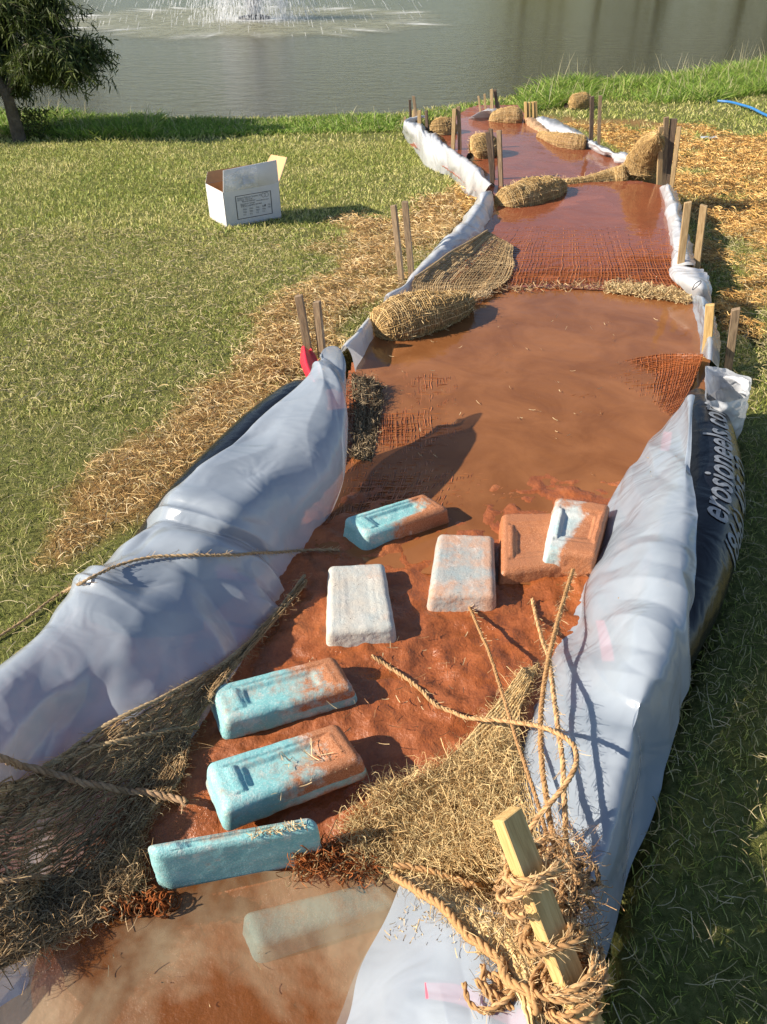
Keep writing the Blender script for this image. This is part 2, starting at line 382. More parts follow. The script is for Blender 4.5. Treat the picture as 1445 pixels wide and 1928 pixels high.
def sheet_poly(name, pts, z, m, res=.05):
    w = P(np.array([p[0] for p in pts], float), np.array([p[1] for p in pts], float), z)
    me = bpy.data.meshes.new(name); me.from_pydata([tuple(p) for p in w], [], [list(range(len(w)))]); me.update(); me.materials.append(m)
    o = bpy.data.objects.new(name, me); COL.objects.link(o); tag(o, kind='structure')
    import bmesh
    bm = bmesh.new(); bm.from_mesh(me); bmesh.ops.triangulate(bm, faces=bm.faces[:]); 
    solid(w, np.array([[v.index for v in f.verts] for f in bm.faces])); bm.free()
    return o
# the pools, each level a few centimetres apart
sheet_poly('muddy_water', [(-300, 1700), (90, 1740), (250, 1690), (500, 1640), (760, 1640), (900, 1650), (900, 2300), (-400, 2300)], -.002, M_pool0)
sheet_poly('muddy_water', [(520, 1050), (640, 860), (672, 690), (690, 655), (722, 612), (800, 566), (900, 553), (1100, 545), (1250, 550), (1318, 568), (1345, 640), (1325, 750), (1240, 850), (1150, 1000), (1080, 1110)], .040, M_pool)
sheet_poly('muddy_water', [(800, 548), (806, 520), (862, 472), (914, 425), (950, 372), (1060, 345), (1200, 340), (1262, 352), (1280, 430), (1290, 500), (1300, 552), (1180, 548), (1000, 540), (900, 548)], .048, M_pool2)
sheet_poly('muddy_water', [(915, 345), (896, 318), (868, 299), (842, 275), (816, 258), (808, 240), (870, 222), (940, 216), (990, 226), (1020, 240), (1100, 268), (1160, 292), (1215, 318), (1210, 345), (1050, 352), (935, 372)], -.03, M_pool2)

# ------------------------------------------------------------------ lofted film sheets
def loft(rows, nu, nv):
    """rows: list of lists of (px,py,z|None)"""
    W = []
    for r in rows:
        pts = []
        for (px, py, z) in r:
            pts.append(PG(np.array(px), np.array(py)) - np.array([0, 0, .01]) if z is None else P(px, py, z))
        pts = np.array(pts); W.append(cr(pts, nv))
    return cr(np.array(W), nu)
def normals(Gd):
    a = np.gradient(Gd, axis=0); b = np.gradient(Gd, axis=1); n = np.cross(a, b); return n / (np.linalg.norm(n, axis=-1, keepdims=True) + 1e-9)
def wrinkle(Gd, amp=.012, fs=7, ft=2.2, shear=.5, seed=1, big=.02, flip=False):
    ds = np.linalg.norm(np.diff(Gd, axis=0), axis=-1).mean(1); s = np.concatenate([[0], np.cumsum(ds)])[:, None] * np.ones(Gd.shape[1])
    dt = np.linalg.norm(np.diff(Gd, axis=1), axis=-1); t = np.concatenate([np.zeros((Gd.shape[0], 1)), np.cumsum(dt, 1)], 1)
    n = normals(Gd)
    if n[..., 2].mean() < 0: n = -n
    rg = np.random.default_rng(int(seed) + 100); d = 0; main = math.atan2(ft, fs) if fs < ft else math.atan2(fs, ft); f = 1.1 * max(1, (fs + ft) / 6)
    wx, wy = (n2(s, t, 2.2, 2, seed + 5) - .5) * .5, (n2(s, t, 2.2, 2, seed + 6) - .5) * .5
    for i in range(6):
        a_ = (math.pi / 2 if fs < ft else 0) + rg.normal() * (.30 + .75 * (i % 2)) + shear * .3
        ph = ((s + wx) * math.cos(a_) + (t + wy) * math.sin(a_)) * f + rg.uniform(0, 9); w_ = np.abs(2 * (ph - np.floor(ph)) - 1); w_ = np.sqrt(w_**2 + .0008)
        mk_ = sst(.44, .74, n2(s, t, 1.6 + f * .35, 2, seed + i * 1.7)); d = d + (w_ - .5) * mk_ * amp * 8.5 / (f + 1.5); f *= 1.42
    d = d + big * .6 * (fbm(np.stack([s * 2.4, t * 2.4, s * 0], -1), 2, seed + 1) - .5)
    j = np.linspace(0, 1, Gd.shape[1]); e = sst(0, .08, j) * .7 + .3
    return Gd + n * (d * e)[..., None]
def film(name, rows, label, nu=140, nv=70, m=None, cat='plastic sheet', group=None, **k):
    Gd = wrinkle(loft(rows, nu, nv), **k); Q = gridf(nu, nv); o = Gd.reshape(-1, 3).mean(0); o[2] = Gd[..., 2].min()
    ob = mk(name, Gd, [Q], m or M_poly, origin=o); solid(Gd, Q)
    return tag(ob, label, cat, group), Gd

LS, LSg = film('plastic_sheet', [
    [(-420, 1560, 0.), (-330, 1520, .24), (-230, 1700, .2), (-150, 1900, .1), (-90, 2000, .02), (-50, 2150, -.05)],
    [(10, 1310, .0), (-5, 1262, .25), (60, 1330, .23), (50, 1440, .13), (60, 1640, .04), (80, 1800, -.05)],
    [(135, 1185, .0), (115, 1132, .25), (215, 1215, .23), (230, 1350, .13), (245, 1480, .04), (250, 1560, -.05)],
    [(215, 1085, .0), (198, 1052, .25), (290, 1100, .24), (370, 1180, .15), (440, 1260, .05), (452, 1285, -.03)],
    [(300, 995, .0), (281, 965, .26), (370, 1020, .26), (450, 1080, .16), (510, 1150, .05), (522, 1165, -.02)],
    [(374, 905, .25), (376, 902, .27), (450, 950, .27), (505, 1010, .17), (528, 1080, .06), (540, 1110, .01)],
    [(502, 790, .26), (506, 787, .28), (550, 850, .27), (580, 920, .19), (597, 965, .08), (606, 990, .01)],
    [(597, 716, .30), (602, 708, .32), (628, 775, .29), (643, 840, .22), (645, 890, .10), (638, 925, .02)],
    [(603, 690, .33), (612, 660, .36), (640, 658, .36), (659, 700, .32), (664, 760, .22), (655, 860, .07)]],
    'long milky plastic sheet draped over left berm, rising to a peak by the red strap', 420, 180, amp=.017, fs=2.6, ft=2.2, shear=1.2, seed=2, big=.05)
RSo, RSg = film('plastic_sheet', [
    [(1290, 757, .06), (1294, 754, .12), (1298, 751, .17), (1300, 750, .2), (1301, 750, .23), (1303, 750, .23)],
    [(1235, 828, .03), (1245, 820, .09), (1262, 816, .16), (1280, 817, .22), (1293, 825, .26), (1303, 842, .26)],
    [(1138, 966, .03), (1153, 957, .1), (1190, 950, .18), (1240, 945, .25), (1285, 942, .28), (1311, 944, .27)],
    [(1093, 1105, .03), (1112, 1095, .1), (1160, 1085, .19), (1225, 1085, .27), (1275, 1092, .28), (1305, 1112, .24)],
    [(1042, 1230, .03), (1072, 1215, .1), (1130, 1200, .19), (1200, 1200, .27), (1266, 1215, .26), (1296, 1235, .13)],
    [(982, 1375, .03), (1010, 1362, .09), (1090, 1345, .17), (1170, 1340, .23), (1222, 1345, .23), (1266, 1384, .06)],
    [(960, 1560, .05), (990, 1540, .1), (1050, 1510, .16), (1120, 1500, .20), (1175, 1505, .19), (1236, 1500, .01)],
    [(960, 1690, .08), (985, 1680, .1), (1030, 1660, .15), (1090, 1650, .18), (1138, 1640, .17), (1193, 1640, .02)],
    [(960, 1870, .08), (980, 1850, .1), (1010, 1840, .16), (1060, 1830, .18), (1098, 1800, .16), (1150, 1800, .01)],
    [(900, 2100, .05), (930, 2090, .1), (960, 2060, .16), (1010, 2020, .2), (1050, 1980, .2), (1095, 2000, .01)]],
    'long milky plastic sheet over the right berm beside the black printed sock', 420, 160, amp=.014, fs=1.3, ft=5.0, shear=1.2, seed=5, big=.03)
BSo, BSg = film('plastic_sheet', [
    [(757, 1655, .0), (722, 1735, .0), (668, 1820, .0), (637, 1890, -.01), (600, 2010, -.02)],
    [(800, 1670, .06), (775, 1740, .06), (740, 1830, .07), (720, 1900, .07), (690, 2020, .06)],
    [(860, 1700, .1), (850, 1760, .12), (830, 1840, .12), (810, 1910, .13), (790, 2020, .12)],
    [(940, 1720, .14), (930, 1790, .16), (920, 1860, .17), (900, 1930, .18), (880, 2040, .17)],
    [(1030, 1740, .19), (1025, 1800, .21), (1020, 1880, .22), (1010, 1950, .22), (990, 2060, .21)]],
    'short crumpled plastic sheet with a pink ribbon under the leaning foreground stake', 130, 130, amp=.014, fs=4, ft=4, shear=.9, seed=8, big=.03)
film('plastic_sheet', [
    [(905, 385, None), (912, 360, .1), (928, 362, .09), (925, 400, .0)], [(868, 425, None), (885, 400, .12), (910, 408, .1), (925, 432, .0)],
    [(828, 470, None), (843, 446, .12), (872, 452, .1), (898, 466, .0)], [(785, 515, None), (798, 490, .12), (822, 500, .1), (840, 518, .0)],
    [(745, 560, None), (755, 538, .12), (774, 545, .09), (790, 565, .0)], [(722, 590, None), (727, 561, .12), (744, 566, .08), (758, 582, .0)]],
    'white plastic lining along left bank from tall brown stakes to the fat brown wattle', 110, 36, M_poly2, amp=.012, fs=9, seed=11, big=.02)
film('plastic_sheet', [
    [(678, 625, None), (692, 600, .1), (700, 608, .1), (706, 650, .0)], [(660, 645, None), (668, 628, .12), (682, 636, .11), (690, 680, .0)],
    [(640, 668, None), (646, 650, .14), (660, 664, .12), (672, 712, .0)]],
    'short stiff strip of white plastic between the sheet peak and the nearest fat wattle', 30, 20, M_poly2, amp=.003, big=.004, seed=4)
film('plastic_sheet', [
    [(899, 379, None), (912, 362, -.04), (925, 347, .04), (932, 354, -.05)], [(874, 362, None), (880, 335, -.06), (889, 310, .03), (897, 313, -.06)], [(853, 336, None), (855, 312, -.06), (858, 288, .02), (865, 292, -.06)],
    [(828, 325, None), (829, 293, -.07), (826, 262, .02), (834, 264, -.06)], [(802, 313, None), (800, 280, -.08), (797, 246, .01), (806, 249, -.07)],
    [(786, 290, None), (787, 260, -.09), (786, 233, .0), (795, 234, -.08)], [(763, 256, None), (760, 240, -.09), (763, 226, .0), (774, 226, -.08)], [(775, 236, None), (790, 226, -.09), (800, 218, .0), (808, 220, -.08)]],
    'bright white plastic wall on the far left, bulging out onto green grass', 150, 30, M_poly2, amp=.014, fs=7, seed=14, big=.03)
film('plastic_sheet', [
    [(882, 226, -.05), (885, 222, -.0), (890, 219, .0), (892, 221, -.2)], [(900, 224, -.05), (905, 213, .03), (908, 209, .04), (912, 213, -.2)],
    [(925, 222, -.05), (922, 212, .04), (925, 207, .05), (928, 212, -.2)], [(942, 222, -.05), (942, 214, .03), (942, 208, .03), (945, 213, -.2)]],
    'small white plastic sheet at far end around the thin pale stakes', 50, 20, M_poly2, amp=.012, fs=8, seed=17, big=.02)
film('plastic_sheet', [
    [(1006, 232, -.05), (1007, 226, 0), (1012, 219, .02), (1016, 224, -.25)], [(1044, 256, -.05), (1043, 248, .0), (1052, 229, .03), (1058, 236, -.25)], [(1083, 266, -.05), (1083, 258, .0), (1093, 252, .03), (1098, 260, -.25)],
    [(1115, 283, -.05), (1118, 280, .0), (1130, 273, .03), (1134, 282, -.25)], [(1150, 300, -.05), (1152, 295, .0), (1163, 285, .03), (1165, 296, -.25)], [(1184, 318, -.05), (1185, 312, .0), (1194, 297, .04), (1200, 310, -.25)]],
    'white plastic lining on right bank of the far pool, between yellow stakes and upright wattle', 120, 26, M_poly2, amp=.012, fs=7, seed=19, big=.02)
film('plastic_sheet', [
    [(1243, 356, .02), (1248, 350, .08), (1260, 346, .1), (1272, 362, -.18)], [(1250, 392, .02), (1258, 384, .09), (1274, 380, .1), (1284, 398, -.17)], [(1256, 430, .02), (1266, 420, .09), (1284, 422, .1), (1294, 436, -.15)],
    [(1262, 470, .02), (1270, 460, .1), (1296, 464, .11), (1308, 482, -.12)], [(1262, 510, .02), (1270, 500, .1), (1304, 500, .12), (1320, 520, -.1)]],
    'white plastic lining on right bank between upright wattle and crumpled flap with black clip', 110, 30, M_poly2, amp=.013, fs=8, seed=21, big=.02)
TB, TBg = film('plastic_flap', [
    [(1260, 506, .08), (1270, 502, .12), (1300, 506, .14), (1324, 508, .13)], [(1263, 522, .1), (1285, 520, .15), (1312, 522, .16), (1332, 526, .13)],
    [(1282, 540, .08), (1300, 540, .13), (1322, 542, .14), (1338, 548, .1)], [(1298, 556, .05), (1312, 562, .07), (1328, 568, .06), (1338, 575, .02)]],
    'crumpled white plastic flap with black clip at foot of two tan stakes on right bank', 60, 50, M_poly2, amp=.016, fs=14, ft=9, seed=23, big=.04)
film('plastic_sheet', [
    [(1298, 552, .03), (1308, 554, .08), (1322, 560, .13), (1340, 576, .1)], [(1306, 590, .03), (1318, 592, .08), (1330, 596, .14), (1348, 610, .08)],
    [(1316, 630, .03), (1326, 632, .09), (1338, 636, .14), (1356, 648, .08)], [(1318, 668, .03), (1328, 672, .09), (1338, 680, .13), (1352, 694, .06)]],
    'translucent plastic strip behind pine stake at the right edge of the middle pool', 60, 30, M_poly, amp=.006, fs=8, seed=27, big=.012)
# open white pouch on the right
rim = np.array([(1330, 690), (1352, 690), (1374, 697), (1413, 712), (1410, 730), (1406, 748), (1370, 756), (1334, 753), (1326, 720)], float)
mid = np.array([(1338, 735), (1356, 730), (1378, 738), (1406, 752), (1404, 775), (1400, 790), (1370, 800), (1345, 785), (1335, 765)], float)
bot = np.array([(1352, 790), (1362, 785), (1375, 790), (1390, 800), (1392, 818), (1385, 835), (1372, 830), (1358, 812), (1350, 800)], float)
rr = [np.vstack([a, a[:1]]) for a in (rim, mid, bot)]
rr = [[(p[0], p[1], z) for p in a] for a, z in zip(rr, (.24, .13, .01))]
Gd = loft(rr, 40, 90); tt = np.linspace(0, 1, 90); 
cen = Gd.mean(1, keepdims=True); rad = Gd - cen; Gd = cen + rad * (1 + (n2(np.linspace(0, 3, 40)[:, None], np.abs(tt - .5)[None] * 8, 2, 3, 4.) - .5)[..., None] * .35)
pr = root('plastic_pouch', P(1375, 815, 0.), 'open white plastic pouch hanging beside the end of the black printed sock', 'plastic pouch')
mk('pouch_wall', Gd, [gridf(40, 90)], M_poly2, pr)
Gd2 = wrinkle(loft([[(1328, 692, .235), (1350, 694, .2), (1374, 700, .22), (1408, 714, .235)], [(1330, 715, .22), (1352, 712, .18), (1376, 716, .2), (1408, 730, .22)], [(1334, 745, .2), (1355, 735, .13), (1380, 735, .14), (1404, 746, .2)]], 50, 50), .02, 16, 12, 1, 3, .03)
mk('crumpled_lining', Gd2, [gridf(50, 50)], M_poly2, pr)

# ------------------------------------------------------------------ socks (black, printed)
def tube(path, rad, n, m, sq=1.0, taper=True, up=None):
    C = cr(np.array(path), n); r = cr(np.array(rad, float)[:, None], n)[:, 0]
    T = np.gradient(C, axis=0); T /= np.linalg.norm(T, axis=1, keepdims=True)
    U = np.array([0, 0, 1.0]) if up is None else up
    A = np.cross(T, U); A /= np.linalg.norm(A, axis=1, keepdims=True); B = np.cross(A, T)
    th = np.linspace(0, 2 * np.pi, m, endpoint=False)
    V = C[:, None] + r[:, None, None] * (A[:, None] * np.cos(th)[None, :, None] + B[:, None] * np.sin(th)[None, :, None] * sq)
    return V, C, A, B, r
def capped(V):
    n, m, _ = V.shape; c0, c1 = V[0].mean(0), V[-1].mean(0)
    W = np.concatenate([V.reshape(-1, 3), [c0, c1]]); q = gridf(n, m, True); j = np.arange(m)
    t0 = np.stack([np.full(m, n * m), (j + 1) % m, j], -1); t1 = np.stack([np.full(m, n * m + 1), (n - 1) * m + j, (n - 1) * m + (j + 1) % m], -1)
    return W, q, np.concatenate([t0, t1])
def text_mesh(s, size, shear=0.0, bold=.0):
    cu = bpy.data.curves.new('t', 'FONT'); cu.body = s; cu.size = size; cu.shear = shear; cu.resolution_u = 3; cu.offset = bold
    o = bpy.data.objects.new('t', cu); COL.objects.link(o); bpy.context.view_layer.update()
    me = bpy.data.meshes.new_from_object(o.evaluated_get(bpy.context.evaluated_depsgraph_get()))
    V = np.array([v.co[:] for v in me.vertices]); T = [tuple(p.vertices) for p in me.polygons]
    bpy.data.objects.remove(o)
    return V, T
def sub_text(V, T, it=2):
    """split triangles so that letters can follow a curved surface"""
    import bmesh
    bm = bmesh.new(); vs = [bm.verts.new(v) for v in V]
    for t in T:
        try: bm.faces.new([vs[i] for i in t])
        except ValueError: pass
    bmesh.ops.triangulate(bm, faces=bm.faces[:])
    for _ in range(it): bmesh.ops.subdivide_edges(bm, edges=[e for e in bm.edges if e.calc_length() > .012], cuts=1)
    bmesh.ops.triangulate(bm, faces=bm.faces[:]); bm.verts.index_update()
    V = np.array([v.co[:] for v in bm.verts]); Q = np.array([[v.index for v in f.verts] for f in bm.faces]); bm.free(); return V, Q
def sock(name, pts, rad, label, texts):
    path = np.array([P(a, b, z) for a, b, z in pts]); V, C, A, B, r = tube(path, rad, 160, 48, .95)
    th = np.linspace(0, 2 * np.pi, 48, endpoint=False); s = np.linspace(0, 1, 160) * len(pts) * .3
    d = (n2(s[:, None], np.abs(th - np.pi)[None] * .25, 4, 3, 7.0) - .5) * .06 + (1 - np.abs(2 * n2(s[:, None] * 1.0, np.abs(th - np.pi)[None] * .6, 4, 2, 12.) - 1) - .8) * .02
    V = C[:, None] + (V - C[:, None]) * (1 + d[..., None])
    W, q, t = capped(V); o = root(name, (C[80][0], C[80][1], 0.), label, 'filter sock')
    mk('sock_body', W, [q, t], M_black, o); solid(W[:len(V.reshape(-1, 3))], q)
    arc = np.concatenate([[0], np.cumsum(np.linalg.norm(np.diff(C, axis=0), axis=1))])
    for (s_, size, shear, start, ang, m) in texts:
        tv, tf = text_mesh(s_, size, shear, size * .015); tv, tf = sub_text(tv, tf, 3)
        # runs along the sock away from the camera; letter tops point up to the crest
        a = start - tv[:, 0] * .86; k = np.interp(a, arc, np.arange(160.0))
        lerp = lambda Q_: np.stack([np.interp(k, np.arange(160.0), Q_[:, i]) for i in range(3)], -1)
        c_, a_, b_ = lerp(C), lerp(A), lerp(B); rr_ = np.interp(k, np.arange(160.0), r)
        phi = ang - tv[:, 1] / rr_
        kk = np.clip(k.astype(int), 0, 158); tj = ((phi % (2 * np.pi)) / (2 * np.pi) * 48); j0 = np.floor(tj).astype(int) % 48; fj = (tj - np.floor(tj))[:, None]; fk = (k - kk)[:, None]
        S_ = (V[kk, j0] * (1 - fj) + V[kk, (j0 + 1) % 48] * fj) * (1 - fk) + (V[kk + 1, j0] * (1 - fj) + V[kk + 1, (j0 + 1) % 48] * fj) * fk
        out = S_ - c_; out /= np.linalg.norm(out, axis=1, keepdims=True)
        mk('lettering', S_ + out * .003, [tf], m, o, smooth=False)
    return o, V, C
# path runs from far to near, so A (=T x up) points to the viewer's left (-x): angle pi is the right-hand (outer) side
sock('filter_sock', [(1312, 745, .12), (1322, 790, .11), (1330, 860, .11), (1328, 940, .11), (1312, 1030, .11), (1280, 1130, .10), (1235, 1225, .09), (1185, 1310, .08), (1120, 1430, .07), (1040, 1620, .06)],
     [.035, .085, .105, .112, .11, .10, .09, .08, .07, .06], 'glossy black sock with grey lettering lying along outside of right berm',
     [('erosioneels.com', .13, .25, .93, R(120), M_letter), ('(866) 425-32', .11, .25, 1.02, R(166), M_letter)])
sock('filter_sock', [(585, 745, .10), (566, 764, .12), (504, 818, .12), (424, 898, .12), (354, 976, .12), (300, 1060, .11), (200, 1160, .10)], [.06, .10, .105, .105, .10, .10, .09],
     'black sock showing as a narrow wrinkled strip outside the left plastic sheet', [('ww', .06, .2, .22, R(25), M_letter)])

# ------------------------------------------------------------------ build the surface tree for draping
BVH = build_bvh()

# ------------------------------------------------------------------ foam blocks
def rcube(n):
    """points of a subdivided cube, welded"""
    t = np.linspace(-1, 1, n); g = np.array(np.meshgrid(t, t, indexing='ij')).reshape(2, -1).T; one = np.ones(len(g)); f = gridf(n, n); Vs, Fs = [], []
    for ax, sgn in ((0, 1), (0, -1), (1, 1), (1, -1), (2, 1), (2, -1)):
        v = np.zeros((len(g), 3)); v[:, ax] = sgn; v[:, (ax + 1) % 3] = g[:, 0]; v[:, (ax + 2) % 3] = g[:, 1]
        Fs.append((f if sgn > 0 else f[:, ::-1]) + len(g) * len(Vs)); Vs.append(v)
    V = np.concatenate(Vs); F_ = np.concatenate(Fs); key = np.round(V * 1e5).astype(int)
    _, i, inv = np.unique(key, axis=0, return_index=True, return_inverse=True); return V[i], inv.ravel()[F_]
def block(top, zt, zb, label, m, mudf, relief=1.0, longx=True, exp=1.1, seed=0, tilt=(0, 0), crk=0):
    """top: far-left, far-right, near-right, near-left of the upper face"""
    q = np.array([P(a, b, zt + (tilt[0] if i in (0, 3) else -tilt[0]) + (tilt[1] if i < 2 else -tilt[1])) for i, (a, b) in enumerate(top)]); c = q.mean(0)
    qb = c + (q - c) * exp; qb[:, 2] = zb
    N_ = 64; V, Q = rcube(N_)
    rr_ = np.array([.10, .10, .20]) if longx else np.array([.13, .13, .2])
    L1 = np.linalg.norm(q[1] - q[0]); L2 = np.linalg.norm(q[3] - q[0]); H = zt - zb; rad = .016
    hx = np.array([L1 / 2, L2 / 2, H / 2]); pm = V * hx; inner = np.clip(pm, -(hx - rad), hx - rad); dd = pm - inner; ln = np.linalg.norm(dd, axis=1, keepdims=True)
    pm = np.where(ln > 1e-9, inner + dd / np.maximum(ln, 1e-9) * rad, pm); U = pm / hx
    a, b, cc = U[:, 0], U[:, 1], U[:, 2]
    x, y = (a, b) if longx else (b, a)
    fl = seed % 2 * 2 - 1
    if not longx: x = x * fl
    mm = lambda X1, Y1, e: sst(0, e, X1 - np.abs(x)) * sst(0, e * 1.6, Y1 - np.abs(y))
    h = -.004 * mm(.80, .66, .06)
    ridge = sst(0, .05, x + .80) * sst(0, .05, -.62 - x) * sst(0, .1, .60 - np.abs(y))
    h = h + .0055 * ridge - .0075 * sst(0, .09, x + .60) * sst(0, .10, .60 - x) * sst(0, .2, .50 - np.abs(y))
    ridge2 = sst(0, .05, .82 - x) * sst(0, .05, x - .66) * sst(0, .1, .60 - np.abs(y)); h = h + .003 * ridge2
    bl = lambda qq: ((1 - a)[:, None] * (1 + b)[:, None] * qq[0] + (1 + a)[:, None] * (1 + b)[:, None] * qq[1] + (1 + a)[:, None] * (1 - b)[:, None] * qq[2] + (1 - a)[:, None] * (1 - b)[:, None] * qq[3]) / 4
    t = ((cc + 1) / 2)[:, None]; W = bl(q) * t + bl(qb) * (1 - t); W[:, 2] += h * relief * (cc > .9)
    W += (fbm(W * 45 + seed, 3)[:, None] - .5) * .005 * (W - c) / (np.linalg.norm(W - c, axis=1, keepdims=True) + 1e-6)
    mud = mudf(a, b, cc) + (fbm(W * 22, 3, seed) - .5) * .35
    col = np.stack([np.clip(mud, 0, 1), np.full(len(mud), float(crk)), np.clip((mud - .75) * 3, 0, 1) * .8], -1)
    o = mk('foam_block', W, [Q], m, col=col, origin=np.array([c[0], c[1], zb])); tag(o, label, 'foam block', 'flocculant foam blocks in the muddy channel')
    solid(W, Q); return o
low = lambda c: sst(-.2, -.95, c)
block([(648, 972), (798, 926), (846, 956), (692, 1008)], .105, .02, 'blue foam block furthest up the channel, half buried in mud', M_block, lambda a, b, c: .05 + .5 * sst(.1, .9, a) + .55 * sst(-.1, -.9, b) * sst(-.8, .1, a) + .3 * low(c) * sst(-.6, 0, a), seed=1, tilt=(.0, .008))
block([(826, 1002), (930, 1006), (934, 1120), (809, 1117)], .095, .02, 'cracked grey-brown foam block with a teal band, right of the whitish block', M_blockg, lambda a, b, c: .30 + .3 * sst(.5, .9, a) + .4 * low(c) - .25 * np.exp(-(b + .35)**2 / .03), .15, False, seed=2, crk=1)
block([(619, 1063), (723, 1057), (744, 1180), (616, 1190)], .095, .02, 'chalky whitish foam block with fine cracks and a muddy foot', M_blockw, lambda a, b, c: .05 + .7 * low(c) + .35 * sst(0, 1, b * .5 + a * .5) * .5, .22, False, seed=3, crk=1)
block([(946, 965), (1066, 962), (1078, 1060), (944, 1078)], .085, .0, 'foam block coated all over in wet red mud, under the white-streaked one', M_block, lambda a, b, c: a * 0 + 1.2, 1.2, True, seed=4)
block([(1048, 933), (1150, 948), (1124, 1044), (1028, 1034)], .13, .04, 'muddy foam block with a white streaked end, touching the right plastic sheet', M_blockm, lambda a, b, c: .08 + 1.0 * sst(-.35, .5, a - b * .35) + .8 * low(c) + .3 * sst(.3, .8, b), 1.2, True, seed=5)
block([(396, 1290), (627, 1231), (666, 1292), (424, 1358)], .105, .03, 'teal foam block with brown and white dusty far end, upper of the teal row', M_block, lambda a, b, c: .12 + .3 * low(c) + .42 * sst(-.5, .8, a) * (c > .0) + .2 * sst(.2, 1, b) * sst(-.2, .5, a), 1.0, True, seed=6)
block([(388, 1434), (634, 1357), (684, 1428), (424, 1526)], .115, .035, 'teal foam block with recessed top, reddish right half and dry grass on it', M_block, lambda a, b, c: .08 + .25 * low(c) + .50 * sst(-.4, .7, a + b * -.25) * (c > -.1) + .15 * sst(.3, 1, a), 1.25, True, seed=7)
block([(270, 1588), (588, 1533), (604, 1556), (290, 1612)], .125, -.02, 'clean turquoise foam block lying on its narrow side at lower pool edge', M_block, lambda a, b, c: .02 + .30 * sst(.4, 1, a) * sst(0, 1, -c * .3 + .4) + .25 * (c > .8) * sst(-.3, .5, b) + .35 * sst(-.75, -1, c), .8, True, seed=8, exp=1.03)
block([(456, 1716), (716, 1652), (752, 1700), (486, 1782)], -.005, -.09, 'foam block under water in lower pool, only blurred teal and brown patches showing', M_block, lambda a, b, c: .20 + .15 * a + .1 * b, .0, True, seed=9, tilt=(.0015, .002))
BVH = build_bvh()

# ------------------------------------------------------------------ stakes
def stake(top, base, zb, w, t, m, label, group=None, yaw=.0, ztop=None, pt=True):
    B = PG(np.array(float(base[0])), np.array(float(base[1]))) if zb is None else P(base[0], base[1], zb)
    T = PYd(top[0], top[1], B[1]) if ztop is None else P(top[0], top[1], ztop)
    ax = T - B; L = np.linalg.norm(ax); ax /= L; B2 = B - ax * .06
    X_ = np.array([math.cos(yaw), math.sin(yaw), 0]); X_ -= ax * (X_ @ ax); X_ /= np.linalg.norm(X_); Y_ = np.cross(ax, X_)
    n = 12; c = .0018; prof = np.array([(-w / 2 + c, -t / 2), (w / 2 - c, -t / 2), (w / 2, -t / 2 + c), (w / 2, t / 2 - c), (w / 2 - c, t / 2), (-w / 2 + c, t / 2), (-w / 2, t / 2 - c), (-w / 2, -t / 2 + c)])
    ss = np.concatenate([np.linspace(0, 1, n) * (L + .06), [L + .06 + .0015]]); sc = np.ones(n + 1); sc[-1] = .9
    bow = np.sin(np.linspace(0, np.pi, n + 1)) * rng.uniform(-.004, .004)
    V = np.array([[[(p[0] * k + bw), p[1] * k, s] for p in prof] for s, k, bw in zip(ss, sc, bow)])
    V[-3:, :, 2] += rng.uniform(-.004, .004) * prof[None, :, 0] / w * 2
    Wd, q, tr = capped(V); o = mk('wooden_stake', Wd, [q, tr], m, smooth=False)
    M4 = np.eye(4); M4[:3, 0] = X_; M4[:3, 1] = Y_; M4[:3, 2] = ax; M4[:3, 3] = B2
    from mathutils import Matrix
    o.matrix_world = Matrix(M4.tolist()); tag(o, label, 'stake', group or 'wooden stakes along the channel banks'); return o
